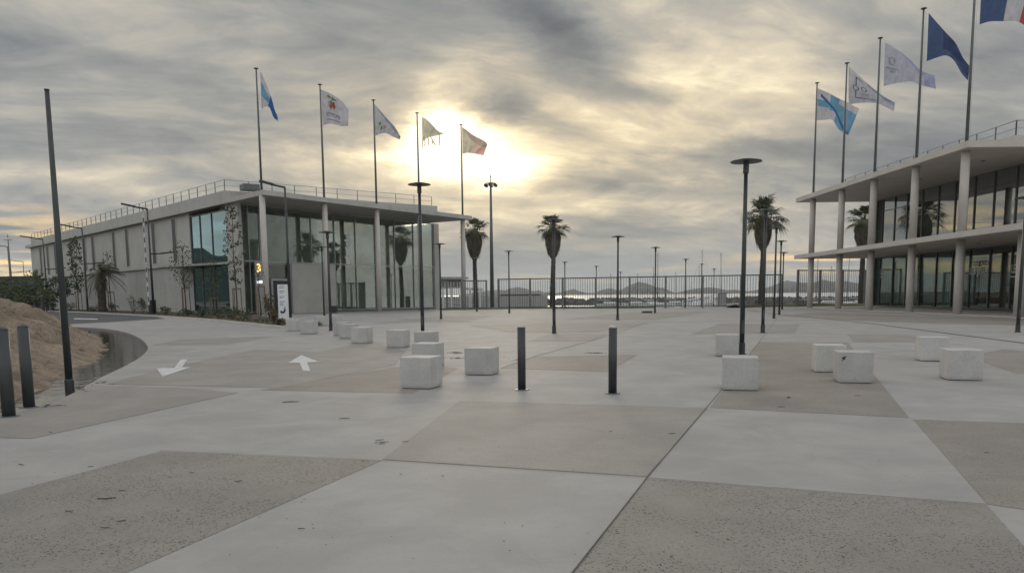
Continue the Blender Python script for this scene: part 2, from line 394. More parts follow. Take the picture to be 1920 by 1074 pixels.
# ------------------------------------------------------------------ mesh helpers
ORG = {}
def V(*a): return Vector(a)
class MB:
    def __init__(s): s.v = []; s.f = []; s.mi = []; s.cur = 0
    def add(s, vs, fs):
        o = len(s.v); s.v += [Vector(x) for x in vs]
        for f in fs: s.f.append([o + i for i in f]); s.mi.append(s.cur)
    def box(s, c, sx, sy, sz, rz=0.0):            # c = centre of its underside
        ca_, sa_ = math.cos(rz), math.sin(rz); P = []
        for z in (0, sz):
            for x, y in ((-1, -1), (1, -1), (1, 1), (-1, 1)):
                x, y = x * sx / 2, y * sy / 2
                P.append((c[0] + x * ca_ - y * sa_, c[1] + x * sa_ + y * ca_, c[2] + z))
        s.add(P, [(3, 2, 1, 0), (4, 5, 6, 7), (0, 1, 5, 4), (1, 2, 6, 5), (2, 3, 7, 6), (3, 0, 4, 7)])
    def prism(s, poly, z0, z1):                     # counter-clockwise or not, 2-D outline
        n = len(poly)
        area = sum(poly[i][0] * poly[(i + 1) % n][1] - poly[(i + 1) % n][0] * poly[i][1] for i in range(n))
        if area < 0: poly = poly[::-1]
        P = [(p[0], p[1], z0) for p in poly] + [(p[0], p[1], z1) for p in poly]
        s.add(P, [tuple(range(n))[::-1], tuple(range(n, 2 * n))] + [(i, (i + 1) % n, n + (i + 1) % n, n + i) for i in range(n)])
    def sheet(s, poly, z):
        n = len(poly)
        area = sum(poly[i][0] * poly[(i + 1) % n][1] - poly[(i + 1) % n][0] * poly[i][1] for i in range(n))
        if area < 0: poly = poly[::-1]
        s.add([(p[0], p[1], z) for p in poly], [tuple(range(n))])
    def tube(s, pts, rad, n=8, cap=True):
        pts = [Vector(p) for p in pts]
        if not hasattr(rad, '__len__'): rad = [rad] * len(pts)
        rings = []
        for i, p in enumerate(pts):
            d = (pts[min(i + 1, len(pts) - 1)] - pts[max(i - 1, 0)]).normalized()
            a = d.orthogonal().normalized() if abs(d.z) < .999 else Vector((1, 0, 0))
            if i and rings: a = (rings[-1][1] - d * rings[-1][1].dot(d)).normalized()
            b = d.cross(a)
            rings.append((p, a, b, rad[i]))
        P = [p + (a * math.cos(2 * math.pi * k / n) + b * math.sin(2 * math.pi * k / n)) * r for p, a, b, r in rings for k in range(n)]
        F = [(i * n + k, i * n + (k + 1) % n, (i + 1) * n + (k + 1) % n, (i + 1) * n + k) for i in range(len(pts) - 1) for k in range(n)]
        if cap: F += [tuple(range(n))[::-1], tuple(range((len(pts) - 1) * n, len(pts) * n))]
        s.add(P, F)
    def lathe(s, c, prof, n=20):                    # prof: (radius, height)
        P = [(c[0] + r * math.cos(2 * math.pi * k / n), c[1] + r * math.sin(2 * math.pi * k / n), c[2] + z) for r, z in prof for k in range(n)]
        m = len(prof)
        F = [(i * n + k, i * n + (k + 1) % n, (i + 1) * n + (k + 1) % n, (i + 1) * n + k) for i in range(m - 1) for k in range(n)]
        F += [tuple(range(n))[::-1], tuple(range((m - 1) * n, m * n))]
        s.add(P, F)
    def bar(s, a, b, w, h):                          # rectangular bar from a to b, w sideways, h upright
        a, b = Vector(a), Vector(b); d = (b - a).normalized()
        sd = d.cross(Vector((0, 0, 1)))
        sd = sd.normalized() if sd.length > 1e-4 else Vector((1, 0, 0))
        u = sd.cross(d).normalized()
        P = [p + sd * x * w / 2 + u * y * h / 2 for p in (a, b) for x, y in ((-1, -1), (1, -1), (1, 1), (-1, 1))]
        s.add(P, [(0, 1, 2, 3), (7, 6, 5, 4), (1, 0, 4, 5), (2, 1, 5, 6), (3, 2, 6, 7), (0, 3, 7, 4)])
    def build(s, name, m, parent=None, smooth=False, label=None, bevel=0.0, solid=0.0):
        o_ = ORG.get(parent, Vector((0, 0, 0))) if parent is not None else Vector((0, 0, 0))
        me = bpy.data.meshes.new(name)
        me.from_pydata([tuple(v - o_) for v in s.v], [], s.f)
        for mm in (m if isinstance(m, (list, tuple)) else [m]): me.materials.append(mm)
        if any(s.mi): me.polygons.foreach_set('material_index', s.mi)
        if smooth: me.polygons.foreach_set('use_smooth', [True] * len(s.f))
        me.update()
        ob = bpy.data.objects.new(name, me); col.objects.link(ob)
        if parent is not None: ob.parent = parent; ORG[ob] = o_
        if label: ob['label'] = label
        if bevel:
            md = ob.modifiers.new('bevel', 'BEVEL'); md.width = bevel; md.segments = 2; md.limit_method = 'ANGLE'
        if solid:
            md = ob.modifiers.new('solid', 'SOLIDIFY'); md.thickness = solid; md.offset = 0
        return ob
def thing(name, label, cat, loc=(0, 0, 0), group=None):
    o = bpy.data.objects.new(name, None); col.objects.link(o)
    o.location = loc; o.empty_display_size = .2
    ORG[o] = Vector(loc); o['label'] = label; o['category'] = cat
    if group: o['group'] = group
    return o
def tag(o, label, cat, group=None):
    o['label'] = label; o['category'] = cat
    if group: o['group'] = group
    return o
def struct(o, kind='structure'): o['kind'] = kind; return o
def dup(root, loc, rz=0.0, label=None, scale=None):
    r = root.copy(); col.objects.link(r); r.location = loc; r.rotation_euler = (0, 0, rz)
    if label: r['label'] = label
    if scale: r.scale = scale
    for ch in list(root.children):
        c = ch.copy(); col.objects.link(c); c.parent = r
        for g in list(ch.children):
            d = g.copy(); col.objects.link(d); d.parent = c
    return r
def text_mesh(s, size=1.0, bold=0.0):
    cu = bpy.data.curves.new('text', 'FONT'); cu.body = s; cu.size = size; cu.resolution_u = 3; cu.offset = bold
    ob = bpy.data.objects.new('text', cu); col.objects.link(ob)
    bpy.context.view_layer.update()
    me = bpy.data.meshes.new_from_object(ob.evaluated_get(bpy.context.evaluated_depsgraph_get()))
    vs = [v.co.copy() for v in me.vertices]; fs = [tuple(p.vertices) for p in me.polygons]
    bpy.data.objects.remove(ob); bpy.data.meshes.remove(me); bpy.data.curves.remove(cu)
    return vs, fs
def put_text(mb, s, size, org, ax, ay, nrm, depth=.01):
    vs, fs = text_mesh(s, size)
    mb.add([org + ax * v.x + ay * v.y + nrm * depth for v in vs], fs)

# ================================================================== SETTING
def xy(p): return (p.x, p.y)
def GP(*pp, z=0.0): return [xy(G(x, y, z)) for x, y in pp]
def spline(pts, n=8):
    out = []
    P = [pts[0]] + list(pts) + [pts[-1]]
    for i in range(1, len(P) - 2):
        p0, p1, p2, p3 = [Vector(p) for p in P[i - 1:i + 3]]
        for k in range(n):
            t = k / n
            out.append(tuple(.5 * ((2 * p1) + (p2 - p0) * t + (2 * p0 - 5 * p1 + 4 * p2 - p3) * t * t + (3 * p1 - p0 - 3 * p2 + p3) * t ** 3)))
    out.append(tuple(P[-2]))
    return out

PUD = [(142, 613), (195, 616), (235, 623), (262, 634), (277, 650), (268, 665), (238, 684), (190, 707), (130, 741), (80, 762), (20, 777), (-80, 800)]
pud_edge = spline(GP(*PUD), 6)
quay = [(130, 78), (60, 78.5), (31, 83.5), (20, 87), (-2, 93.5), (-16, 106), (-30, 135), (-42, 190)]
plaza_poly = [(130, -30)] + quay + [(-190, 190)] + [xy(G(-300, 600)), xy(G(60, 605)), xy(G(120, 610))] + pud_edge + [(-9, 7.5), (-14, 6), (-14, -30)]
mb = MB(); mb.sheet(plaza_poly, 0.0)
# edge skirt along the puddle
for a, b in zip(pud_edge[:-1], pud_edge[1:]): mb.add([(a[0], a[1], 0), (b[0], b[1], 0), (b[0], b[1], -.4), (a[0], a[1], -.4)], [(0, 1, 2, 3)])
struct(mb.build('plaza', concrete))
mb = MB()
land = [(400, -400), (400, 78), (130, 78)] + quay[1:] + [(-80, 600), (-900, 600), (-900, -400)]
mb.prism(land, -3.2, -.40)
struct(mb.build('ground', soil))
# paving panels of another finish
PZ = [.0020]
def panel(name, m, polys):
    mb = MB()
    for p in polys: mb.sheet(GP(*p), PZ[0]); PZ[0] += .00022
    struct(mb.build(name, m))
panel('aggregate_paving', agg_dark, [
    [(1213, 897), (1850, 946), (2035, 1150), (2020, 1330), (870, 1320)],
    [(302, 845.5), (716, 863), (225, 1078), (-160, 1250), (-900, 1170)],
])
panel('brown_paving', agg_brown, [
    [(1712, 786), (2300, 806), (2300, 1010), (1852, 945)],
    [(1331, 764), (1423, 641), (1590, 642), (1705, 783)],
    [(488, 731), (735, 688), (860, 690), (775, 737)],
    [(1812, 668), (1880, 655), (2050, 668), (2050, 705), (1905, 700)],
    [(942, 690), (1004, 668), (1196, 665), (1140, 697)],
    [(1455, 592), (1530, 586), (1960, 600), (1990, 612), (1820, 608), (1640, 603)],
])
panel('washed_paving', agg_light, [
    [(717, 861), (1212, 893), (1327, 765), (862, 751)],
    [(-260, 812), (60, 822), (447, 736), (335, 726), (168, 722), (96, 757), (-100, 803)],
    [(200, 720), (520, 727), (735, 685), (640, 662), (480, 655), (310, 690)],
    [(285, 647), (340, 636), (510, 631), (430, 645)],
    [(988, 640), (1030, 626), (1140, 626), (1112, 639)],
    [(1295, 626), (1352, 606), (1500, 608), (1490, 625)],
    [(1588, 626), (1720, 628), (1770, 641), (1600, 641)],
    [(880, 610), (1000, 606), (1220, 607), (1120, 622), (960, 624)],
    [(700, 606), (830, 592), (930, 592), (880, 602)],
    [(1060, 598), (1180, 586), (1330, 584), (1230, 600)],
    [(560, 668), (690, 640), (760, 658), (740, 684), (640, 680)],
])
# joints between the slabs and the slot drain
def strip(mb, pts, w, z):
    P = [Vector((*p, 0)) for p in pts]
    for a, b in zip(P[:-1], P[1:]):
        d = (b - a).normalized(); n = Vector((-d.y, d.x, 0)) * w / 2
        mb.add([(*(a - n).xy, z), (*(b - n).xy, z), (*(b + n).xy, z), (*(a + n).xy, z)], [(0, 1, 2, 3)])
joint_mat = mat('dark_joint', (.06, .058, .055), .9, var=.3)  # one plain dark colour for joints and slot drain
mb = MB()
strip(mb, GP((1068, 1082), (1213, 896), (1346, 739)), .009, .0075)
strip(mb, GP((1346, 739), (1424, 640), (1462, 590)), .009, .0075)
strip(mb, GP((300, 845), (716, 863), (1213, 896)), .006, .0075)
strip(mb, GP((1213, 896), (1850, 946)), .010, .0075)
strip(mb, GP((938, 691), (1004, 668), (1140, 630), (1212, 604)), .02, .0075)
struct(mb.build('paving_joint', joint_mat))
mb = MB()
strip(mb, GP((1400, 581), (1450, 588), (1620, 605), (1925, 644)), .11, .0085)
strip(mb, GP((745, 597), (800, 601), (880, 604), (1150, 605), (1400, 601.5), (1640, 598), (1925, 596)), .10, .0085)
struct(mb.build('slot_drain', joint_mat))
# road and planting bed in front of the left building
mb = MB(); mb.sheet(GP((-400, 603), (60, 607), (132, 607.5), (210, 603.5), (310, 597.5), (292, 593.5), (150, 586), (60, 583), (-300, 575)), .0065)
struct(mb.build('road', asphalt))
mb = MB(); mb.sheet(GP((140, 596.6), (184, 597.6), (182, 599.2), (138, 598.2)), .0105)
tag(mb.build('road_marking', white_paint), 'short white dash painted on the asphalt road', 'road marking')

# puddle
pud_poly = [(p[0], p[1]) for p in pud_edge] + [(-30, 8), (-40, 30), (-30, 45)]
mb = MB(); mb.sheet(pud_poly, -.10)
struct(mb.build('puddle_water', puddle_mat))
# earth mound beside it
foot = [xy(G(x, y, -.1)) for x, y in [(-140, 800), (30, 752), (70, 735), (98, 717), (125, 694), (165, 682), (188, 668), (194, 654), (188, 640), (170, 627), (150, 619), (128, 613), (40, 606), (-200, 600)]]
def dist_foot(p):
    best = 1e9
    for a, b in zip(foot[:-1], foot[1:]):
        a, b = Vector(a), Vector(b); ab = b - a
        t = max(0, min(1, (p - a).dot(ab) / ab.length_squared))
        best = min(best, (p - (a + ab * t)).length)
    poly = foot + [(-60, 45), (-60, 5)]
    ins = False; j = len(poly) - 1
    for i in range(len(poly)):
        xi, yi = poly[i]; xj, yj = poly[j]
        if (yi > p.y) != (yj > p.y) and p.x < (xj - xi) * (p.y - yi) / (yj - yi) + xi: ins = not ins
        j = i
    return best if ins else -best
nx, ny = 190, 200
vs, fs, keep = [], [], {}
for j in range(ny + 1):
    for i in range(nx + 1):
        x = -40 + 33.0 * i / nx; y = 7 + 38.0 * j / ny
        d = dist_foot(Vector((x, y)))
        d += .30 * noise.fractal(Vector((x * .9, y * .9, 7)), .7, 2.0, 4)
        h = -.1 + (.50 * d if d < 3.0 else 1.5 + 1.5 * (1 - math.exp(-(d - 3.0) / 4.0)))
        if d > 0:
            n_ = noise.fractal(Vector((x * .55, y * .55, 0)), .8, 2.0, 5)
            gully = abs(noise.noise(Vector((x * .5 + y * .9, y * .25 - x * .2, 3))))
            h += min(d, 1.5) * (.22 * n_ - .24 * max(0, .16 - gully) / .16) + min(d, .6) * .10 * noise.noise(Vector((x * 2.6, y * 2.6, 4)))
        h += .02 * noise.noise(Vector((x * 4, y * 4, 1)))
        keep[(i, j)] = len(vs); vs.append((x, y, max(h, -.5)))
for j in range(ny):
    for i in range(nx):
        q = [keep[(i, j)], keep[(i + 1, j)], keep[(i + 1, j + 1)], keep[(i, j + 1)]]
        if max(vs[k][2] for k in q) > -.35: fs.append(q)
mound_mat = mat('mound_earth', (.205, .162, .122), .95, var=.38, scale=1.1, bump=.7, bscale=9, fine=.22)
mb = MB(); mb.add(vs, fs); struct(mb.build('earth_mound', mound_mat, smooth=True))

def mound_h(x, y):
    i = (x + 40) / 33.0 * nx; j = (y - 7) / 38.0 * ny
    if 0 <= i < nx and 0 <= j < ny: return vs[keep[(int(i), int(j))]][2]
    return -1
rg = random.Random(31)
mb = MB()
for _ in range(2600):
    x, y = rg.uniform(-26, -8), rg.uniform(9, 36)
    if noise.noise(Vector((x * .5, y * .5, 11))) < .05 + .25 * (rg.random()): continue
    h = mound_h(x, y)
    if h < .25: continue
    for _k in range(5):
        a_ = rg.uniform(0, 6.28); l = rg.uniform(.05, .17); w = .006
        mb.add([(x - w, y, h - .02), (x + w, y, h - .02), (x + math.cos(a_) * l * .6, y + math.sin(a_) * l * .6, h + l)], [(0, 1, 2)])
struct(mb.build('dry_grass', mat('dry_grass', (.13, .115, .06), .9, var=.4, scale=4)), 'stuff')
mb = MB()
for _ in range(520):
    x, y = rg.uniform(-24, -7.5), rg.uniform(8, 34); h = mound_h(x, y)
    if h < -.08: continue
    r_ = rg.choice([.02, .03, .03, .05, .09]) * rg.uniform(.7, 1.3)
    pts_ = [V(x + r_ * math.cos(k * 1.05 + .3) * rg.uniform(.7, 1.2), y + r_ * math.sin(k * 1.05 + .3) * rg.uniform(.7, 1.2), h + rg.uniform(-.3, .2) * r_) for k in range(6)]
    tp_ = V(x, y, h + r_ * .7)
    mb.add(pts_ + [tp_], [(k, (k + 1) % 6, 6) for k in range(6)])
struct(mb.build('clods', mound_mat), 'stuff')

# sea, islands
mb = MB(); mb.sheet([(-8000, 60), (8000, 60), (8000, 9000), (-8000, 9000)], -2.5)
struct(mb.build('sea', sea_mat))
def island(prof, dist, name='island'):
    vs, fs = [], []; rows = 9
    pts = []
    for (x0, y0), (x1, y1) in zip(prof[:-1], prof[1:]):
        for k in range(5): pts.append((x0 + (x1 - x0) * k / 5, y0 + (y1 - y0) * k / 5))
    pts.append(prof[-1])
    for i, (px, py) in enumerate(pts):
        P = at(px, py, dist)
        top = max(P.z + 2.5, 0.5)
        for r_ in range(rows):
            t = r_ / (rows - 1)
            f = math.sin(min(t * 1.25, 1) * math.pi / 2) if t < .8 else math.cos((t - .8) / .2 * math.pi / 2)
            jx = noise.noise(Vector((i * .45, r_ * .9, dist * .01)))
            yy = dist - 500 + 650 * t + 90 * jx
            vs.append((P.x * yy / dist * (1), yy, -2.5 - .5 * (t in (0, 1)) + top * f * (1 + .16 * jx * (t < .75))))
    n = len(pts)
    for i in range(n - 1):
        for r_ in range(rows - 1):
            fs.append((i * rows + r_, (i + 1) * rows + r_, (i + 1) * rows + r_ + 1, i * rows + r_ + 1))
    mb = MB(); mb.add(vs, fs); struct(mb.build(name, isl))
island([(860, 553), (905, 546), (935, 543), (948, 544), (958, 540), (972, 538), (986, 541), (1000, 546), (1010, 544), (1020, 548), (1034, 547), (1050, 552)], 2600)
island([(1030, 552), (1045, 549), (1062, 545), (1076, 542), (1088, 546), (1100, 549), (1115, 549), (1124, 545), (1138, 541), (1148, 541), (1160, 545), (1170, 540), (1184, 533), (1197, 528), (1212, 531), (1222, 535), (1234, 539), (1246, 540), (1256, 545), (1268, 550)], 3000)
island([(1262, 550), (1280, 546), (1296, 542), (1312, 540), (1330, 538.5), (1345, 540), (1362, 544), (1380, 543), (1395, 546), (1412, 545), (1428, 541), (1445, 537), (1460, 531), (1474, 526), (1490, 528), (1508, 530), (1526, 529), (1543, 524), (1560, 528), (1580, 526), (1610, 531), (1660, 534), (1740, 536), (1850, 538), (1980, 546)], 2800)
# town hills to the left, beyond the frame
mb = MB(); vs = []; fs = []
for i in range(61):
    a = R(-38 - 100 * i / 60); 
    for r_ in range(5):
        rad = 380 + 70 * r_
        h = (0, 42, 66, 78, 74)[r_] * (.55 + .45 * noise.noise(Vector((i * .25, r_ * .5, 2))) + .25 * noise.noise(Vector((i * .8, 0, 9))))
        vs.append((math.sin(a) * rad, math.cos(a) * rad, -.5 + max(h, 0) * min(1, i / 14)))
for i in range(60):
    for r_ in range(4): fs.append((i * 5 + r_, (i + 1) * 5 + r_, (i + 1) * 5 + r_ + 1, i * 5 + r_ + 1))
mb.add(vs, fs); struct(mb.build('hills', mat('hill_scrub', (.035, .055, .045), .95, var=.4, scale=.05)))
# breakwater of rough stone
random.seed(3)
A_, B_ = G(905, 572, -2.3), G(1760, 569, -2.3)
vs, fs = [], []; n = 420; rows = 9
ax_ = (B_ - A_); ln = ax_.length; ax_ = ax_ / ln; pr = Vector((-ax_.y, ax_.x, 0))
for i in range(n + 1):
    for r_ in range(rows):
        t = r_ / (rows - 1)
        h = math.sin(t * math.pi) ** .7 * (2.5 + .55 * noise.noise(Vector((i * .05, 0, 5))))
        h += random.uniform(-.45, .45) * (0 < r_ < rows - 1)
        p = A_ + ax_ * (ln * i / n + random.uniform(-.3, .3)) + pr * (t * 9 + random.uniform(-.4, .4))
        vs.append((p.x, p.y, -2.7 + h))
for i in range(n):
    for r_ in range(rows - 1): fs.append((i * rows + r_, (i + 1) * rows + r_, (i + 1) * rows + r_ + 1, i * rows + r_ + 1))
mb = MB(); mb.add(vs, fs); struct(mb.build('breakwater', rock))
# low grassy banks behind the fence
def bank(pts, w, h, name, m):
    P = [Vector((*p, 0)) for p in spline(pts, 6)]; vs, fs = [], []
    for i, p in enumerate(P):
        d = (P[min(i + 1, len(P) - 1)] - P[max(i - 1, 0)]).normalized(); nn = Vector((-d.y, d.x, 0))
        for k in range(7):
            t = k / 6
            hh = h * math.sin(t * math.pi) * (.75 + .5 * noise.noise(Vector((p.x * .35, p.y * .35, k)))) - .06
            q = p + nn * (t - .0) * w; vs.append((q.x, q.y, hh))
    for i in range(len(P) - 1):
        for k in range(6): fs.append((i * 7 + k, (i + 1) * 7 + k, (i + 1) * 7 + k + 1, i * 7 + k + 1))
    mb = MB(); mb.add(vs, fs); return struct(mb.build(name, m, smooth=True), 'stuff')
bank([xy(G(826, 581.5)), xy(G(900, 580.5)), xy(G(990, 579)), xy(G(1120, 578.5)), xy(G(1230, 577.5))], 3.0, .32, 'grass', grass)
bank([xy(G(1400, 577)), xy(G(1450, 575.5)), xy(G(1540, 574.5)), xy(G(1640, 574))], 2.6, .45, 'grass', grass)
# fallen twigs, leaves and wet leaf litter: nobody could count them
random.seed(11)
mb = MB()
def twig(px, py, L_, ang):
    L_ *= .8
    p = G(px, py, .010); a = R(ang); d = Vector((math.cos(a), math.sin(a), 0)); e = Vector((-d.y, d.x, 0))
    k = random.uniform(-.15, .15) * L_
    mb.tube([p - d * L_ / 2, p + e * k, p + d * L_ / 2], [.002 + .012 * L_, .002 + .02 * L_, .0015 + .01 * L_], 5)
for px, py, L_, a in [(40, 870, .12, -30), (170, 874, .07, 5), (646, 784, .17, 8), (712, 824, .12, 20), (720, 828, .13, 10), (716, 831, .10, -10), (760, 827, .09, 15), (705, 829, .06, 40),
                      (448, 901, .08, 30), (228, 919, .07, 0), (200, 933, .18, 12), (130, 957, .07, 15), (198, 988, .08, -4), (565, 990, .06, 0), (1465, 762, .12, -10), (1608, 741, .12, 0), (1850, 848, .06, 0),
                      (545, 753, .30, 10), (1260, 812, .10, 0), (1145, 808, .04, 0), (752, 888, .03, 0), (830, 891, .03, 10), (360, 885, .05, 0), (228, 975, .08, 30), (95, 810, .06, 0)]:
    twig(px, py, L_, a)
for _ in range(50):
    twig(random.uniform(60, 640), random.uniform(870, 1040), random.uniform(.006, .016), random.uniform(0, 180))
for _ in range(40): twig(random.uniform(700, 1900), random.uniform(770, 1060), random.uniform(.006, .014), random.uniform(0, 180))
for cx, cy, rx, ry, k in [(855, 661, 18, 1.6, 60), (858, 671, 20, 1.4, 50), (1115, 661, 21, 1.4, 60), (975, 674, 20, 2, 16), (1480, 745, 3, 1, 4), (150, 728, 22, 5, 30), (190, 716, 20, 3, 20), (800, 622, 26, .7, 50), (90, 760, 30, 3, 30)]:
    for _ in range(k):
        twig(cx + random.gauss(0, rx * .5), cy + random.gauss(0, ry * .5), random.uniform(.03, .10), random.uniform(0, 180))
struct(mb.build('leaf_litter', mat('litter', (.030, .024, .018), .9, var=.4, scale=9)), 'stuff')

# painted arrows on the paving
def arrow(pts, label):
    mb = MB(); mb.sheet(GP(*pts), .0095)
    tag(mb.build('arrow_marking', white_paint), label, 'arrow marking', 'arrows painted on the paving')
arrow([(293.5, 691), (327, 690), (339, 674), (352, 674), (341, 689), (358.5, 688.5), (305, 706.5)], 'white painted arrow pointing toward the viewer, nearest the puddle')
arrow([(540, 680.5), (565, 666), (597, 678.5), (576, 680), (582, 696), (568, 696), (562, 680.5)], 'white painted arrow pointing away, left of the concrete cubes')

# ================================================================== LEFT BUILDING
ZS, ZT = 10.18, 10.6
C0 = G(493, 355.5, ZT); C0.z = 0
TIP = G(47, 461, ZT); TIP.z = 0
F0 = G(885, 405, ZT); F0.z = 0
u = (TIP - C0).normalized(); v = (F0 - C0).normalized()
LU, LV = (TIP - C0).length, (F0 - C0).length
nu = Vector((-u.y, u.x, 0));  nu = nu if nu.dot(v) > 0 else -nu         # inward from the long edge
nv = Vector((-v.y, v.x, 0));  nv = nv if nv.dot(u) > 0 else -nv         # inward from the front edge
def isect(p, d, q, e):
    # p + d s = q + e t
    det = d.x * (-e.y) + e.x * d.y
    s_ = ((q.x - p.x) * (-e.y) + e.x * (q.y - p.y)) / det
    return p + d * s_
lb = thing('marina_building', 'long two storey concrete building with dark glazed front and five flagpoles on its roof edge', 'building', C0)
WO, FO = .55, 6.3
B0 = isect(C0 + nu * WO, u, C0 + nv * FO, v)
B1 = B0 + u * (LU - 7.6)
bend = onplane(824, 500, B0, nv); bend.z = 0
B3 = bend
BD = 22.0
B2b = B3 - Vector((v.x, v.y, 0)).orthogonal().normalized() * 0
endd = Vector((-v.y, v.x, 0)); endd = endd if endd.dot(u) > 0 else -endd
E3 = B3 + endd * BD
# roof slab with its canopy
tipback = TIP + nu * 26
mb = MB()
F1 = F0 + endd * (FO + BD)
mb.prism([xy(C0), xy(F0), xy(F1), xy(tipback), xy(TIP)], ZS, ZT)
mb.build('roof', wall_mat, lb)
# parapet
eps = C0 + nu * .02
Pa = onplane(420, 351, eps, nu); Pc = onplane(57, 447, eps, nu); ZPAR = 11.35
print('parapet z', Pa.z, Pc.z)
Pb = G(820, 386.5, 11.35)
Pa.z = Pb.z = Pc.z = 0
mb = MB(); mb.prism([xy(Pa), xy(Pb), xy(Pb + endd * 12), xy(Pc + nu * 14), xy(Pc)], ZT, 11.35)
mb.build('parapet', wall_mat, lb)
# long wall: upper storey stands 0.25 m proud of the lower one
LGZ = onplane(356.5, 450, B0, nu); LGZ.z = 0            # where the glazing of the long side ends
LGN = onplane(425, 450, B0, nu); LGN.z = 0
def wallbox(mb, a, b, inward, th, z0, z1, off=0.0):
    a, b = a + inward * off, b + inward * off
    mb.prism([xy(a), xy(b), xy(b + inward * th), xy(a + inward * th)], z0, z1)
mb = MB(); wallbox(mb, LGZ, B1, nu, .3, 4.95, ZS)
mb.build('upper_wall', wall_mat, lb)
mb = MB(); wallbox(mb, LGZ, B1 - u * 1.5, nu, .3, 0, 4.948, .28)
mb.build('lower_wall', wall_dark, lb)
mb = MB(); wallbox(mb, LGN, B0, nu, .35, 0, ZS)
mb.build('corner_pier', wall_mat, lb)
mb = MB(); wallbox(mb, B3 - v * .9, B3, nv, .4, 0, ZS)                 # end pier of the front
mb.build('corner_pier', wall_mat, lb)
mb = MB()
mb.prism([xy(B1 - u * .02 + nu * .31), xy(B1 + nu * 20), xy(B1 + nu * 20 - u * .3), xy(B1 + nu * .31 - u * .3)], 0, ZS)
mb.build('end_wall', wall_mat, lb); mb = MB()
mb.prism([xy(B3 + nv * .42), xy(B3 + nv * .42 + endd * (BD - .5)), xy(B3 + nv * .42 + endd * (BD - .5) - v * .35), xy(B3 + nv * .42 - v * .35)], 0, ZS)
mb.build('end_wall', wall_mat, lb)
# louvred slots
def slot(px, w, z0, z1, off):
    p = onplane(px, 480, B0 + nu * off, nu); p.z = 0
    a = p - u * w / 2; b = p + u * w / 2
    m_ = MB(); wallbox(m_, a, b, nu, .10, z0, z1, off - .04)
    f = m_.build('louver_window', louver_mat, lb)
    m_ = MB()
    k = int((z1 - z0) / .22)
    for i in range(k):
        z = z0 + (i + .5) * (z1 - z0) / k
        wallbox(m_, a + u * .06, b - u * .06, nu, .05, z - .03, z + .03, off - .085)
    m_.build('slats', metal_grey, f)
    m_ = MB(); wallbox(m_, a - u * .10, a - u * .005, nu, .11, z0 - .05, z1 + .05, off - .07)
    wallbox(m_, b + u * .005, b + u * .10, nu, .11, z0 - .05, z1 + .05, off - .07)
    m_.build('frame', pale_mat, f)
for px in (329.5, 290.5, 240.5, 215.5, 176, 160, 104.5, 90, 135, 77): slot(px, 1.05 if px > 200 else 1.2, 5.5, 9.9, 0)
for px in (322, 271, 245, 197, 152, 118): slot(px, 1.05, .7, 4.3, .28)
# glazing
def glazing(a, b, inward, pos, levels, gm, root, fm, th=.03, off=.12, mw=.07, md=.14, tw=.10):
    """pos: fractions of the mullions; levels: heights of the transoms"""
    L_ = (b - a).length; d = (b - a) / L_
    m_ = MB()
    for f in pos:
        p = a + d * L_ * f
        m_.prism([xy(p - d * mw / 2 + inward * (off - .05)), xy(p + d * mw / 2 + inward * (off - .05)), xy(p + d * mw / 2 + inward * (off - .05 + md)), xy(p - d * mw / 2 + inward * (off - .05 + md))], levels[0], levels[-1])
    for k, (f0, f1) in enumerate(zip(pos[:-1], pos[1:])):
        p, q = a + d * (L_ * f0 + mw / 2 + .003), a + d * (L_ * f1 - mw / 2 - .003)
        for z in [levels[0] + tw / 2] + levels[1:-1] + [levels[-1] - tw / 2]:
            wallbox(m_, p, q, inward, md - .02, z - tw / 2, z + tw / 2, off - .04)
    m_.build('window_frame', fm, root)
    for f0, f1 in zip(pos[:-1], pos[1:]):
        p, q = a + d * (L_ * f0 + mw / 2), a + d * (L_ * f1 - mw / 2)
        for z0, z1 in zip(levels[:-1], levels[1:]):
            m_ = MB(); wallbox(m_, p, q, inward, th, z0 + .005, z1 - .005, off + .03)
            m_.build('glass_pane', gm, root)
def frac(a, b, inward, pxs, off=.12, y=480):
    d = (b - a); out = []
    for px in pxs:
        p = onplane(px, y, a + inward * off, inward); out.append((p - a).dot(d) / d.length_squared)
    return out
glazing(LGN, LGZ, nu, [0.004] + frac(LGN, LGZ, nu, (400, 378)) + [.996], [.15, 4.95, ZS - .35], gl_refl, lb, metal_grey)
pos = frac(B0, B3, nv, (462, 484, 540, 585, 630, 671, 709, 746.5, 783))
glazing(B0 + v * .36, B3 - v * .9, nv, [.004] + pos[:] + [.996], [.12, 4.95, ZS - .02], gl_front, lb, steel)
# concrete panel beside the entrance, and the door frame
pa, pb = onplane(545, 550, B0, nv), onplane(626, 550, B0, nv); pa.z = pb.z = 0
mb = MB(); wallbox(mb, pa, pb, nv, .3, 0, 4.85, -.34)
pn = mb.build('entrance_panel', wall_mat, lb)
da, db = onplane(510, 560, B0, nv), onplane(541, 560, B0, nv); da.z = db.z = 0
mb = MB()
dd = (db - da).normalized()
for p in (da, db): wallbox(mb, p - dd * .1, p + dd * .1, nv, .2, 0, 3.35, -.13)
wallbox(mb, da + dd * .101, db - dd * .101, nv, .2, 3.15, 3.35, -.13)
dr = mb.build('door', steel, lb)
mb = MB(); wallbox(mb, da + dd * .11, db - dd * .11, nv, .06, .02, 3.14, -.05)
mb.build('door_leaf', mat('dark_door', (.02, .024, .028), .25), dr)
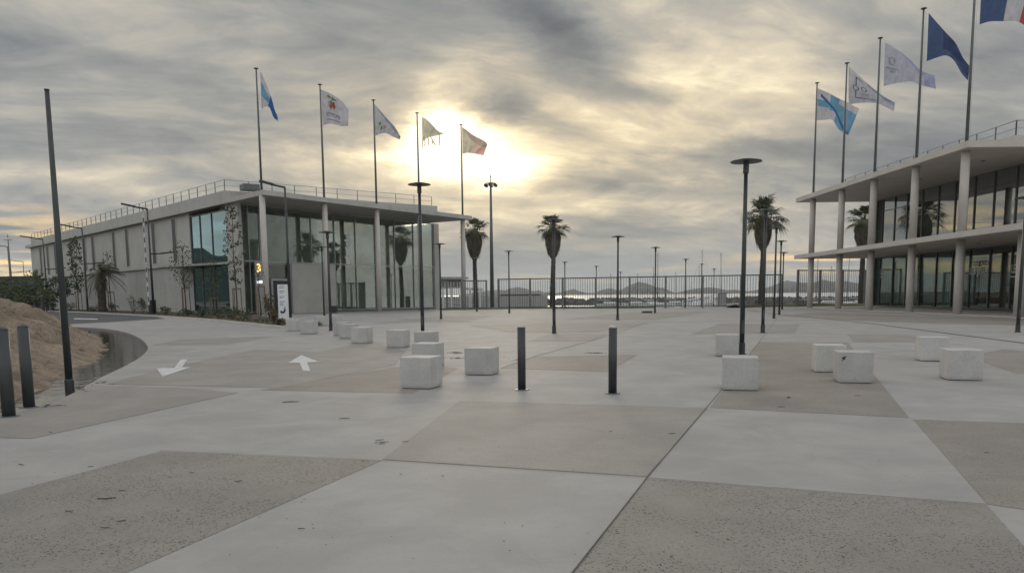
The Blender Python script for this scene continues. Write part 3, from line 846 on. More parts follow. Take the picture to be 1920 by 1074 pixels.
# lit number 3 and lit lamp under it on a narrow steel fin
na = onplane(483, 520, B0, nv); na.z = 0
mb = MB(); wallbox(mb, na - v * .42, na + v * .42, nv, .18, .05, 4.9, -.25)
fin = mb.build('number_panel', steel, lb)
mb = MB(); put_text(mb, '3', 1.05, na - v * .30 - nv * .26 + Vector((0, 0, 3.95)), v, Vector((0, 0, 1)), -nv, .03)
for z in (.0,): pass
mb.build('lit_number', sign_orange, fin)
mb = MB(); wallbox(mb, na - v * .22, na + v * .22, nv, .1, 2.92, 3.12, -.36)
mb.build('wall_lamp', lamp_white, fin)
# small white square signs behind the glass, one above another
for y0, y1 in ((440, 449), (452.5, 463), (467, 480), (484, 495)):
    p = onplane(652.5, y1, B0 + nv * .03, nv); z1 = onplane(652.5, y0, B0 + nv * .03, nv).z
    m_ = MB(); wallbox(m_, V(p.x, p.y, 0) - v * .28, V(p.x, p.y, 0) + v * .28, nv, .04, p.z, z1)
    m_.build('square_sign', sign_white, lb)
# floor plate, ceilings and inner walls
mb = MB()
ia, ib = B0 + v * .6 + nv * .5, B3 - v * .6 + nv * .5
mb.prism([xy(ia), xy(ib), xy(ib + endd * 14), xy(ia + nv * 14)], 4.72, 4.93)
mb.prism([xy(ia), xy(ib), xy(ib + endd * 14), xy(ia + nv * 14)], .005, .05)
mb.build('floor_plate', interior, lb)
mb = MB()
ja, jb = ia + nv * 4.0 + v * 1.0, ib + nv * 4.0 - v * .2
mb.prism([xy(ja), xy(jb), xy(jb + nv * .3), xy(ja + nv * .3)], .06, 4.7)
mb.prism([xy(ja), xy(jb), xy(jb + nv * .3), xy(ja + nv * .3)], 4.94, ZS - .01)
jc = ia + v * 9 + nv * 3
mb.prism([xy(jc), xy(jc + v * 4), xy(jc + v * 4 + nv * 3), xy(jc + nv * 3)], .06, 4.7)
jc = LGZ + nu * 1.5
mb.prism([xy(jc), xy(jc + nu * 13), xy(jc + nu * 13 + u * .3), xy(jc + u * .3)], .06, 4.7)
mb.prism([xy(jc), xy(jc + nu * 13), xy(jc + nu * 13 + u * .3), xy(jc + u * .3)], 4.94, ZS - .01)
mb.build('inner_wall', inner_mat, lb)
# the round columns of the canopy
COLS_L = []
for px, py in ((496, 470), (611.5, 470), (708.5, 470), (788, 470), (868.5, 470)):
    p = onplane(px, py, C0 + nv * .55, nv); p.z = 0; COLS_L.append(p)
    m_ = MB(); m_.tube([p, p + V(0, 0, ZS)], .25, 20)
    m_.build('column', pale_mat, lb, smooth=True)
# railing on the parapet
def railing(pts, zb, h, step, root, r=.025):
    m_ = MB(); posts = []
    for a, b in zip(pts[:-1], pts[1:]):
        L_ = (b - a).length; k = max(1, round(L_ / step))
        for i in range(k + 1): posts.append(a + (b - a) * i / k)
        for z, rr in ((h, r), (h * .5, r * .7)): m_.tube([a + V(0, 0, zb + z), b + V(0, 0, zb + z)], rr, 6)
    rail = m_.build('roof_railing', steel, root)
    mesh = None; first = None
    for p in posts:
        if first is None:
            m_ = MB(); m_.box((p.x, p.y, zb - .02), .06, .06, h + .02); first = m_.build('post', metal_grey, rail); base = p
        else:
            c = first.copy(); col.objects.link(c); c.location = first.location + (p - base)
ins = (nu + nv) * .15
railing([Pc + nu * .2, Pa + ins, Pb + nv * .3 - v * .6], 11.35, .98, 2.15, lb)
# roof-top box
p = G(458, 352.5, 11.35); mb = MB(); mb.box((p.x, p.y + 1.5, 11.30), 1.5, 1.3, .55, .6); mb.build('roof_vent', metal_grey, lb, bevel=.04)

# ================================================================== RIGHT BUILDING
ZS2 = 10.2
Q0 = G(1815, 263.5, 10.6); Q1 = G(1492, 372, 10.6); Q0.z = Q1.z = 0
a2 = (Q1 - Q0).normalized(); LA = (Q1 - Q0).length
b2 = Vector((a2.y, -a2.x, 0)); b2 = b2 if b2.x > 0 else -b2
rb = thing('glazed_pavilion', 'two storey glazed pavilion with wide slab canopies on round columns, on the right', 'building', Q0)
def q(s, t): return Q0 + a2 * s + b2 * t
TG = 7.6
mb = MB(); mb.prism([xy(q(0, 0)), xy(q(LA, 0)), xy(q(LA, 24)), xy(q(0, 24))], ZS2, 10.6); mb.build('roof', pale_mat, rb)
mb = MB(); mb.prism([xy(q(.6, 3.2)), xy(q(LA - 3, 3.2)), xy(q(LA - 3, 23)), xy(q(.6, 23))], 10.6, 11.0); mb.build('parapet', pale_mat, rb)
railing([q(LA - 3.2, 3.4), q(.8, 3.4), q(.8, 14)], 11.0, .92, 2.0, rb)
sl0 = G(1925, 416, 5.1); sl1 = G(1489, 479, 5.1)
sl0.z = sl1.z = 0
ls = sl0 + (sl0 - sl1).normalized() * 12
mb = MB(); mb.prism([xy(ls), xy(sl1), xy(sl1 + b2 * (24.5)), xy(ls + b2 * 24.5)], 4.75, 5.1); mb.build('floor_slab', pale_mat, rb)
# terrace
mb = MB(); mb.prism([xy(q(-12, .1)), xy(q(LA, .1)), xy(q(LA, 24)), xy(q(-12, 24))], .01, .06); mb.build('terrace', pale_mat, rb)
COLS_R = []
for px, py in ((1522.5, 440), (1576, 440), (1635.5, 430), (1712.5, 420), (1805, 400)):
    p = onplane(px, py, Q0 + b2 * .6, b2); p.z = 0; COLS_R.append(p)
    m_ = MB(); m_.tube([p + V(0, 0, .06), p + V(0, 0, 4.75)], .26, 20)
    m_.tube([p + V(0, 0, 5.1), p + V(0, 0, ZS2)], .26, 20)
    m_.build('column', pale_mat, rb, smooth=True)
sp = COLS_R[-1] + (COLS_R[-1] - COLS_R[-2]); m_ = MB(); m_.tube([sp + V(0, 0, .06), sp + V(0, 0, 4.75)], .26, 20); m_.build('column', pale_mat, rb, smooth=True)
# corner pier and the glazed walls
ga = q(LA - .55, TG); gb = q(-12, TG)
mb = MB(); mb.prism([xy(q(LA - .5, TG - .45)), xy(q(LA - .05, TG - .45)), xy(q(LA - .05, TG + .1)), xy(q(LA - .5, TG + .1))], .06, 4.75)
mb.build('corner_pier', pale_mat, rb)
mb = MB(); mb.prism([xy(q(LA - .5, TG - .45)), xy(q(LA - .05, TG - .45)), xy(q(LA - .05, TG + .1)), xy(q(LA - .5, TG + .1))], 5.1, ZS2)
mb.build('corner_pier', pale_mat, rb)
pl = frac(ga, gb, b2, (1648, 1671.5, 1696, 1722, 1752.5, 1782.5, 1815, 1852, 1893), y=560)
pl = [.003] + pl + [.80, .92, .997]
glazing(ga, gb, b2, pl, [.12, 4.74], gl_lower, rb, metal_grey, mw=.09)
pu = frac(ga, gb, b2, (1655, 1677, 1700, 1728, 1758, 1789, 1825, 1861, 1902), y=420)
k0 = (ga - q(.3, TG)).length / (ga - gb).length
glazing(ga, q(.3, TG), b2, [.003] + [f / k0 for f in pu if f / k0 < .96] + [.997], [5.12, 9.1, ZS2 - .01], gl_right, rb, metal_grey, mw=.09, tw=.05)
# far end wall, glazed too
ea, eb = q(LA - .4, TG + .12), q(LA - .4, 23)
pe = [.003] + [i / 7 for i in range(1, 7)] + [.997]
glazing(ea, eb, -a2, pe, [.12, 3.9, 4.74], gl_right, rb, metal_grey, off=.0)
glazing(ea, eb, -a2, pe, [5.12, ZS2 - .01], gl_right, rb, metal_grey, off=.0)
mb = MB()
for z0, z1, se in ((.07, 4.70, LA - 9.5), (5.12, ZS2 - .02, 5.0)):
    mb.prism([xy(q(-11, 12.2)), xy(q(se, 12.2)), xy(q(se, 23)), xy(q(-11, 23))], z0, z1)
mb.build('inner_wall', interior_dark, rb)
mb = MB(); mb.prism([xy(q(-11, 8.3)), xy(q(LA - .8, 8.3)), xy(q(LA - .8, 12.1)), xy(q(-11, 12.1))], 9.0, 9.1)
mb.build('ceiling', interior, rb)
mb = MB()
for s_ in (LA - 13, LA - 8.2, 9.5, 3.0):
    p = q(s_, 9.6); mb.tube([p + V(0, 0, .06), p + V(0, 0, 4.7)], .22, 12); mb.tube([p + V(0, 0, 5.11), p + V(0, 0, 8.99)], .22, 12)
mb.build('inner_column', interior, rb, smooth=True)
# lettering on the glass
film = mat('window_film', (.86, .87, .86), .7, var=.03)
def glass_text(px0, px1, py_base, s, body, dim=False):
    p = onplane(px0, py_base, Q0 + b2 * (TG + .1), b2); p2 = onplane(px1, py_base, Q0 + b2 * (TG + .1), b2)
    vs, fs = text_mesh(s, 1.0, .022); w = max(v_.x for v_ in vs); sx = (p2 - p).length / w; hh = onplane(px0, py_base - dim, Q0 + b2 * (TG + .1), b2).z - p.z
    top = max(v_.y for v_ in vs); sy = hh / top
    m_ = MB(); m_.add([p - a2 * v_.x * sx + V(0, 0, v_.y * sy) - b2 * .06 for v_ in vs], fs)
    m_.build('lettering', film if not body else body, rb)
glass_text(1819, 1853, 514.5, 'LES JEUX', None, 13)
glass_text(1897, 1932, 511.5, 'LES JEUX', None, 16)
film2 = mat('grey_window_film', (.20, .21, .21), .7)
glass_text(1820, 1852, 499.0, 'TOUS POUR', film2, 9)
m_ = MB(); p = onplane(1896, 519, Q0 + b2 * (TG + .1), b2); m_.bar(p - b2 * .06, p - b2 * .06 - a2 * 2.2, .01, .08); m_.build('film_stripe', film, rb)
# tall narrow lettering on the third pane
p = onplane(1654.5, 521, Q0 + b2 * (TG + .1), b2)
m_ = MB(); vs, fs = text_mesh('LES', 1.0); m_.add([p - b2 * .06 + V(0, 0, v_.x * .62) + a2 * v_.y * .55 for v_ in vs], fs); m_.build('lettering', film, rb)
# round lights in the soffits
for s_ in (5, 13, 21):
    p = q(s_, 4)
    for z in (ZS2 - .03, 4.72):
        mb = MB(); mb.lathe((p.x, p.y, z), [(.14, 0), (.14, .05)], 12); mb.build('soffit_light', metal_grey, rb)

# ================================================================== FLAGPOLES AND FLAGS
def lerp_poly(P, t):
    n = len(P) - 1; x = min(t, .99999) * n; i = int(x); f = x - i
    # smooth (Catmull-Rom) in pixels
    p0, p1, p2, p3 = P[max(i - 1, 0)], P[i], P[i + 1], P[min(i + 2, n)]
    return tuple(.5 * ((2 * b) + (c - a) * f + (2 * a - 5 * b + 4 * c - d) * f * f + (3 * b - a - 3 * c + d) * f ** 3) for a, b, c, d in zip(p0, p1, p2, p3))
def flag(name, label, top, bot, Y, colour, mats, root_pt, nu_=80, nv_=40, amp=.16, waves=2.3, depth=1.1, ph=0.0, group=None):
    def S(s, t):
        a, b = lerp_poly(top, s), lerp_poly(bot, s)
        x, y = a[0] + (b[0] - a[0]) * t, a[1] + (b[1] - a[1]) * t
        return at(x, y, Y + depth * s + amp * min(1, s * 2.5) * math.sin(waves * 6.28 * s + ph + t * 1.3) + .05 * math.sin(23 * s + 7 * t))
    f = thing(name, label, 'flag', root_pt, group)
    mb = MB()
    mb.v = [S(i / nu_, j / nv_) for j in range(nv_ + 1) for i in range(nu_ + 1)]
    for j in range(nv_):
        for i in range(nu_):
            k = j * (nu_ + 1) + i
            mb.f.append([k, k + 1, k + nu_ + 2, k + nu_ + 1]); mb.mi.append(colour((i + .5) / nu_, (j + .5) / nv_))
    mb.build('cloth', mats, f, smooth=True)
    return f, S
def on_flag(mb, S, polys):                         # flat marks laid on the cloth, (s, t) coordinates
    for vs, fs in polys: mb.add([S(a, b) + V(0, -.03, 0) for a, b in vs], fs)
def ft(body, s0, t0, w, h):                        # text as (s, t) shapes
    vs, fs = text_mesh(body, 1.0); mx_ = max(p.x for p in vs); my = max(p.y for p in vs)
    return [(s0 + p.x / mx_ * w, t0 - p.y / my * h) for p in vs], fs
def fline(P, w):
    out = []
    for (a, b), (c, d) in zip(P[:-1], P[1:]):
        l = math.hypot(c - a, d - b); nx_, ny_ = -(d - b) / l * w, (c - a) / l * w
        n = max(2, int(l / .05))
        for k in range(n):
            p = (a + (c - a) * k / n, b + (d - b) * k / n); q_ = (a + (c - a) * (k + 1) / n, b + (d - b) * (k + 1) / n)
            out.append(([(p[0] - nx_, p[1] - ny_), (q_[0] - nx_, q_[1] - ny_), (q_[0] + nx_, q_[1] + ny_), (p[0] + nx_, p[1] + ny_)], [(0, 1, 2, 3)]))
    return out
def fcircle(cx, cy, rx, ry, w, n=20):
    return fline([(cx + rx * math.cos(2 * math.pi * k / n), cy + ry * math.sin(2 * math.pi * k / n)) for k in range(n + 1)], w)
def fdisc(cx, cy, rx, ry, n=12, wob_=.0):
    P = [(cx, cy)] + [(cx + rx * (1 + wob_ * math.sin(5 * k)) * math.cos(2 * math.pi * k / n), cy + ry * (1 + wob_ * math.cos(4 * k)) * math.sin(2 * math.pi * k / n)) for k in range(n)]
    return P, [(0, 1 + k, 1 + (k + 1) % n) for k in range(n)]

def flagpole(p, z0, z1, label, group):
    t = thing('flagpole', label, 'flagpole', (p.x, p.y, z0), group)
    mb = MB(); mb.tube([(p.x, p.y, z0), (p.x, p.y, z0 + (z1 - z0) * .5), (p.x, p.y, z1)], [.105, .085, .058], 12)
    mb.build('pole', metal_grey, t, smooth=True)
    mb = MB(); mb.lathe((p.x, p.y, z1), [(.06, 0), (.20, .03), (.20, .07), (.05, .12)], 12); mb.build('pole_cap', metal_dark, t)
    mb = MB(); mb.tube([(p.x + .12, p.y - .1, z0 + .2), (p.x + .13, p.y - .1, z1 - .2)], .008, 5); mb.build('halyard', metal_pale, t)
    mb = MB(); mb.lathe((p.x, p.y, z0), [(.2, 0), (.2, .05), (.12, .08)], 12); mb.build('pole_base', metal_grey, t)
    return t
GL, GR = 'flagpoles along the left roof edge', 'flagpoles along the right roof edge'
tl = [(484.5, 130), (598.5, 160), (697.5, 189), (787.5, 213), (864.5, 235)]
ll = ['flagpole at the near corner of the left roof, flying a narrow blue and white flag',
      'flagpole flying the white flag with red emblem', 'flagpole flying the grey white flag with a blue stripe',
      'flagpole flying the tattered flag', 'flagpole flying the cream and pink flag, at the canopy tip']
for p, (x, y), s in zip(COLS_L, tl, ll):
    flagpole(p, 10.6, at(x, y, p.y).z, s, GL)
tr_ = [(1532, 157), (1588, 120), (1655, 73), (1737, 18), (1837, -62)]
lr = ['flagpole on the right canopy flying the light blue cross flag', 'flagpole on the right canopy flying the white flag with line drawing',
      'flagpole on the right canopy flying the plain lavender white flag', 'flagpole on the right canopy flying the all navy flag',
      'flagpole on the right canopy corner flying the blue, white and red flag']
for p, (x, y), s in zip(COLS_R, tr_, lr):
    flagpole(p, 10.6, at(x, y, p.y).z, s, GR)

W_, B_ = 0, 1
def cL1(s, t):
    if s < .42: return 1 if .27 + .1 * s < t < .62 + .2 * s else 0
    return 2 if s < .9 else 1
flag('flag', 'narrow blue and white flag hanging half furled on the left roof corner', [(487.9, 132.7), (499.7, 158.7), (510, 187.8), (515.5, 207), (521.5, 221)],
     [(490.6, 206.5), (496, 200.5), (505, 201.5), (513, 220), (521.8, 228)], COLS_L[0].y, cL1, [cl_white, cl_sky, cl_blue], at(487.9, 132.7, COLS_L[0].y), depth=1.6)
f, S = flag('flag', 'white flag with a red and orange emblem and dark lettering', [(601.4, 168.4), (614, 173), (626.2, 179.3), (639.5, 189), (653.4, 205)],
     [(605.6, 236.2), (613, 233), (623.8, 232.6), (639.5, 236.8), (652.8, 236.8)], COLS_L[1].y, lambda s, t: 0, [cl_white], at(601.4, 168.4, COLS_L[1].y), depth=.8)
mb = MB(); on_flag(mb, S, [fdisc(.40, .36, .10, .13, 14, .25), fdisc(.52, .40, .05, .08, 10, .2)])
em = mb.build('emblem', cl_orange, f); mb = MB(); on_flag(mb, S, [fdisc(.44, .14, .16, .05, 12, .2), fdisc(.30, .12, .07, .04)]); mb.build('emblem', cl_green, f)
mb = MB(); on_flag(mb, S, [fdisc(.50, .30, .045, .06, 10, .2)]); mb.build('emblem', cl_red, f)
mb = MB(); on_flag(mb, S, [ft('RTYPOPS', .24, .76, .48, .13)] + fline([(.25, .85), (.75, .87)], .010)); mb.build('lettering', cl_ink, f)
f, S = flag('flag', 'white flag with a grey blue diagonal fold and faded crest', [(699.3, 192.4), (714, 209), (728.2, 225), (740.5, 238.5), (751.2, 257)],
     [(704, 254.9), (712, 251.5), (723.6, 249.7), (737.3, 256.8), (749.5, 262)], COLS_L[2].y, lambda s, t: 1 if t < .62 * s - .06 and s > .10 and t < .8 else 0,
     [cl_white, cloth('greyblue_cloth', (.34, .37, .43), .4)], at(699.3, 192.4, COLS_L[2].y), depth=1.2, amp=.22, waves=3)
mb = MB(); on_flag(mb, S, [fdisc(.40, .62, .06, .10, 10, .3)]); mb.build('emblem', cl_pink, f)
mb = MB(); on_flag(mb, S, [fdisc(.24, .55, .05, .09, 10, .3), fdisc(.31, .72, .03, .12)]); mb.build('emblem', cl_green, f)
# tattered flag: body and hanging strips
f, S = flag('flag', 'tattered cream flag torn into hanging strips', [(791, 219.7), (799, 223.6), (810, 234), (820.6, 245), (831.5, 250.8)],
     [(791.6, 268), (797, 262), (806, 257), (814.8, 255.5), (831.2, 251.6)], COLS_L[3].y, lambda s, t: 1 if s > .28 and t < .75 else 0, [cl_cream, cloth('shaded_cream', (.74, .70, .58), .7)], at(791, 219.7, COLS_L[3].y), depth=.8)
mb = MB(); Y = COLS_L[3].y
for P in ([(792, 266), (793, 272), (792.5, 277)], [(795, 256), (797, 266), (796.5, 275)], [(800, 252), (803.5, 262), (804, 273)], [(805, 252), (811, 263), (816.5, 273)], [(823, 250), (824.5, 261), (823.3, 273)], [(810, 265), (811.5, 267), (810, 270)]):
    pts = [at(x, y, Y + .4) for x, y in P]
    for a, b in zip(pts[:-1], pts[1:]): mb.bar(a, b, .02, .10)
mb.build('torn_strip', cl_cream, f)
def cL5(s, t):
    if t < s * .62 and s > .12 and t < .42 - .3 * max(0, s - .7): return 1
    return 2 if s > .56 else 0
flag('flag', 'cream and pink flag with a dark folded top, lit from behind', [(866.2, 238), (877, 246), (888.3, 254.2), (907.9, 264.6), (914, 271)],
     [(867.5, 288.7), (875, 287), (883, 287.4), (893.5, 289), (906.6, 291.7)], COLS_L[4].y, cL5, [cl_cream, cloth('fold_shade_cloth', (.66, .54, .46), .7), cl_pink], at(866.2, 238, COLS_L[4].y), depth=1.0, waves=3)  # the shade of the folded top is put into a darker cloth colour

def cR1(s, t):
    d = t - (s * .95 + .02)
    if abs(d - .06) < .055 and s > .1: return 2
    if .32 < t < .54 and s < .36: return 1
    if .34 < s < .56 and t < .62: return 1
    if s > .56 and t > .22: return 1
    return 0
f, S = flag('flag', 'white flag with a light blue cross on the far end of the right canopy', [(1533.3, 165.9), (1552, 174), (1570, 183.5), (1592, 194), (1611, 204.7)],
     [(1531.5, 225.9), (1548, 225), (1561, 225.5), (1573, 243), (1590.5, 253.8)], COLS_R[0].y, cR1, [cl_white, cl_sky, cl_blue], at(1533.3, 165.9, COLS_R[0].y), depth=1.0)
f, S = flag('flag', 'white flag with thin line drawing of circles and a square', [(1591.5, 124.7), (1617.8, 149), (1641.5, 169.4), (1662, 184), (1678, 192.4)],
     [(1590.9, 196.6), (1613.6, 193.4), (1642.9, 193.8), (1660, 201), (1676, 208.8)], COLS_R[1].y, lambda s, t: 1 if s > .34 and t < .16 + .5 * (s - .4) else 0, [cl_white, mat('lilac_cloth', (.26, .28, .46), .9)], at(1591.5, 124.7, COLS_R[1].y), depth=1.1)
mb = MB()
marks = fline([(.145, .12), (.15, .40)], .008) + fline([(.15, .56), (.155, .80)], .008) + fline([(.155, .80), (.56, .80)], .014) + fcircle(.148, .48, .045, .075, .008) + fcircle(.285, .40, .045, .085, .008) + fline([(.145, .12), (.27, .16)], .012)
on_flag(mb, S, marks + [ft('OC', .26, .66, .12, .10)]); mb.build('emblem', cl_ink, f)
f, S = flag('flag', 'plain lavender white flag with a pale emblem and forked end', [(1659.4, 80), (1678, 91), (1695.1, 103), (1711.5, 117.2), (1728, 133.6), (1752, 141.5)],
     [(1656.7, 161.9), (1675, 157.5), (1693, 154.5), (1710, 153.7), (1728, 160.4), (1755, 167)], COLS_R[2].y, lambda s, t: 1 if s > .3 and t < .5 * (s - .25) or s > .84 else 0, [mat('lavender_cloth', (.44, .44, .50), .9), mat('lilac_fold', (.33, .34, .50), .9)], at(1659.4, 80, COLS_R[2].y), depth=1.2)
mb = MB(); on_flag(mb, S, fcircle(.16, .38, .05, .10, .010) + fline([(.06, .56), (.30, .60)], .012) + fline([(.13, .66), (.23, .67)], .012)); mb.build('emblem', mat('pale_print', (.30, .32, .36), .9), f)
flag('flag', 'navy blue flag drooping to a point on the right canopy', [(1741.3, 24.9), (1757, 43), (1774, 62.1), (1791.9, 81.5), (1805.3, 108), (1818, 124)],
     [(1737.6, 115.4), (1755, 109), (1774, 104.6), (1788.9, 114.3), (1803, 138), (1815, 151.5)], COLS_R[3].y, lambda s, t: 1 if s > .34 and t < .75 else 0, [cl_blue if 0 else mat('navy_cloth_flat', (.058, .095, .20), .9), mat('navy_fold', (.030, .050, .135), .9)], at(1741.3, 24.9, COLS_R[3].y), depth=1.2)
flag('flag', 'blue, white and red flag at the top right corner', [(1841, -45), (1868, -36), (1898, -34), (1925, -22), (1950, -8)],
     [(1836.6, 46.5), (1856, 41), (1884, 40.5), (1908, 41), (1938, 60)], COLS_R[4].y, lambda s, t: 0 if s < .47 else (1 if s < .78 else 2), [mat('navy_cloth_flat', (.058, .095, .20)), cl_white, cl_red], at(1841, -45, COLS_R[4].y), depth=.8)

# ================================================================== DISC LAMPS
def lamp_head():
    mb = MB(); mb.lathe((0, 0, 0), [(.055, -.30), (.074, -.29), (.074, -.07), (.09, -.045), (.30, -.030), (.385, -.020), (.392, -.006), (.36, .010), (.20, .026), (.18, .05), (.02, .066)], 28)
    return mb
LAMPS = [  # base px, base py (None: found from the head), head px, head py, label
    (793, 640.5, 782.5, 341, 'dark disc lamp rising behind the front concrete cubes, against the sun glow'),
    (1390.5, 664, 1405, 296, 'tall dark disc lamp behind the cubes right of the two bollards'),
    (1039, 625, 1040.5, 409, 'disc lamp in front of the middle palm, its head in the crown'),
    (1430, 624, 1434, 391, 'disc lamp standing in front of the bushy palm near the right end of the fence'),
    (955, 587, 952, 469, 'thin disc lamp right of the floodlight mast'),
    (1158, 600, 1159.5, 441, 'disc lamp rising above the middle of the fence, the tallest there'),
    (1228, 587, 1229, 462, 'disc lamp next to the low floor hatch by the fence'),
    (1284, None, 1286, 484.5, 'thin disc lamp above the fence beside the white gangway'),
    (1058, None, 1059, 490, 'small far disc lamp just right of the middle palm'),
    (1117, None, 1118, 498, 'smallest disc lamp beyond the fence, midway between palm and tallest fence lamp'),
    (1163, None, 1163.5, 509, 'tiny far disc lamp close behind the tallest fence lamp'),
    (1316, None, 1316, 494, 'far disc lamp lined up with a fence post and a mast'),
    (1339, None, 1339, 503, 'small far disc lamp right of the white gangway'),
    (1451, 597, 1456, 425, 'disc lamp with a bird on it right of the bushy palm'),
    (1461, None, 1465, 450, 'second disc lamp behind the one with the bird'),
    (1467, None, 1469.5, 472, 'third and farthest disc lamp in the row right of the bushy palm'),
    (611, None, 603, 461, 'small disc lamp in front of the pale entrance panel'),
    (620.5, 620, 612, 432, 'disc lamp among the far cubes, standing before the canopy column'),
    (827, 598, 821, 455, 'disc lamp at the right end of the dark glazed front'),
    (890, None, 892.5, 482, 'disc lamp in front of the palm beside the left building'),
    (1908, 623, 1914, 366, 'disc lamp at the right edge in front of the glazed pavilion'),
]
head_me = None; lamp_pos = {}
for bx, by, hx, hy, lab in LAMPS:
    if by:
        base = G(bx, by); H = at(hx, hy, base.y).z
    else:
        hz = 552 - (hx - 960) * .0105
        Yl = 3.65 * FPX / (hz - hy) * .99; P = at(hx, hy, Yl); base = Vector((P.x, Yl, 0)); H = P.z
        if Yl > 93: base.z = -.35
    t = thing('street_lamp', lab, 'street lamp', base, 'disc headed lamps on the plaza')
    lamp_pos[lab] = (base, H)
    mb = MB(); mb.tube([base, base + V(0, 0, H * .5 - base.z * .5), V(base.x, base.y, H - .3)], [.067, .058, .050], 12); mb.build('pole', metal_dark, t, smooth=True)
    mb = MB(); mb.lathe(base, [(.11, 0), (.11, .02), (.085, .03), (.085, .3), (.07, .31)], 14); mb.build('pole_base', metal_dark, t)
    if base.y < 40:                                      # near ones show their access door and anchor bolts
        mb = MB(); mb.box((base.x, base.y - .068, .55), .075, .012, .34); mb.build('access_door', metal_char, t)
        for k in range(4):
            a = k * math.pi / 2 + .78; mb = MB(); mb.lathe((base.x + .095 * math.cos(a), base.y + .095 * math.sin(a), .021), [(.010, 0), (.010, .014), (.004, .02)], 6); mb.build('bolt', steel, t)
    if head_me is None:
        h = lamp_head().build('lamp_head', metal_dark, None); h.parent = t; head_me = h
        h.location = V(0, 0, H - base.z - .085)
    else:
        h = head_me.copy(); col.objects.link(h); h.parent = t; h.location = V(0, 0, H - base.z - .085)
# bird on the lamp
bb, bh = lamp_pos['disc lamp with a bird on it right of the bushy palm']
bp_ = Vector((bb.x - .12, bb.y, bh + .02))
mb = MB()
mb.tube([bp_ + V(-.30, 0, .10), bp_ + V(-.12, 0, .17), bp_ + V(.02, 0, .24), bp_ + V(.12, 0, .33), bp_ + V(.17, 0, .40), bp_ + V(.23, 0, .41), bp_ + V(.30, 0, .39)], [.012, .055, .095, .065, .055, .05, .008], 10)
for s_ in (-.03, .03): mb.tube([bp_ + V(0, s_, 0), bp_ + V(.02, s_, .17)], .01, 5)
b = mb.build('bird', hair_dark, None, smooth=True); tag(b, 'dark bird perched on the lamp right of the bushy palm', 'bird')

# ================================================================== ROAD LAMPS, BARRIER, FLOODLIGHT MAST
def road_lamp(hx, hy, hx0, H, label, lower=True, arm=(-.86, -.5), Yl=None):
    hz = 552 - (hx - 960) * .0105
    Yl = Yl or (H - EYE) * FPX / (hz - hy)
    P = at(hx, hy, Yl); base = V(P.x, Yl, 0); H = P.z
    t = thing('road_lamp', label, 'street lamp', base, 'double armed road lamps by the left building')
    mb = MB(); mb.tube([base, V(base.x, base.y, H * .5), V(base.x, base.y, H)], [.12, .095, .07], 12); mb.build('pole', metal_dark, t, smooth=True)
    d = V(arm[0], arm[1], 0).normalized()
    tip = at(hx0, hy, Yl); La = abs(tip.x - base.x) / abs(d.x)
    mb = MB(); mb.tube([V(base.x, base.y, H - .04), V(base.x, base.y, H) + d * La * .55 + V(0, 0, .12)], .075, 8); ar = mb.build('arm', metal_dark, t)
    mb = MB(); a = V(base.x, base.y, H) + d * La * .45 + V(0, 0, .12); mb.bar(a, V(base.x, base.y, H) + d * La + V(0, 0, .34), .34, .15); mb.build('lamp_head', metal_dark, ar, bevel=.02)
    if lower:
        z = H * .58
        mb = MB(); mb.tube([V(base.x, base.y, z), V(base.x, base.y, z) - d * La * .45 + V(0, 0, .03)], .065, 8); ar = mb.build('arm', metal_dark, t)
        mb = MB(); a = V(base.x, base.y, z) - d * La * .4 + V(0, 0, .03); mb.bar(a, V(base.x, base.y, z) - d * La * .95 + V(0, 0, .2), .32, .14); mb.build('lamp_head', metal_dark, ar, bevel=.02)
    return base
road_lamp(80, 448, 49, 10.2, 'double armed road lamp at the far end of the left building')
road_lamp(153.5, 427.5, 122, 10.2, 'double armed road lamp right of the tall bare pole')
road_lamp(276, 391, 238, 10.2, 'double armed road lamp beside the raised striped barrier')
road_lamp(534, 350.5, 494, 10.2, 'single armed road lamp in front of the entrance, above the white sign', lower=False)
# far lamps past the building
road_lamp(14, 462, -8, 10.2, 'far double armed road lamp at the left picture edge', Yl=150)
road_lamp(43, 490, 22, 10.2, 'far small road lamp above the dark boundary wall', Yl=190)
# barrier gate, arm raised
pb_ = G(286.5, 590.5)
t = thing('barrier_gate', 'vehicle barrier with dark cabinet and raised striped arm', 'barrier', pb_)
mb = MB(); mb.box((pb_.x, pb_.y, 0), .68, .55, 1.42, .5); mb.build('cabinet', metal_dark, t, bevel=.04)
mb = MB(); mb.box((pb_.x, pb_.y, 1.423), .74, .60, .06, .5); mb.build('cabinet_lid', metal_pale, t)
zt = at(273.5, 391, pb_.y - .4).z
bx_ = pb_ + V(-.12, -.42, 0)
mb = MB(); mb.box((bx_.x, bx_.y, .95), .17, .07, zt - .95, .0); arm_ = mb.build('boom', white_paint, t)
mb = MB(); k = 0; z = 1.3
while z < zt - .5:
    mb.box((bx_.x, bx_.y, z), .10, .084, .46); z += .92
mb.build('boom_stripe', mat('stripe_dark', (.05, .035, .035), .5), arm_)
# tall bare pole
p = G(130, 718); tp = at(95, 169, p.y)
t = thing('mast', 'tall bare tapered dark pole standing at the puddle edge', 'pole', (p.x, p.y, -.1))
mb = MB(); mb.tube([V(p.x, p.y, -.15), V(p.x, p.y, tp.z * .5), V(p.x, p.y, tp.z)], [.068, .056, .040], 16); mb.build('pole', metal_char, t, smooth=True)
mb = MB(); mb.lathe((p.x, p.y, tp.z), [(.05, 0), (.05, .012), (.01, .02)], 12); mb.build('pole_cap', metal_dark, t)
mb = MB(); mb.lathe((p.x, p.y, -.1), [(.082, 0), (.082, .16), (.070, .18)], 16); mb.build('pole_base', metal_char, t)
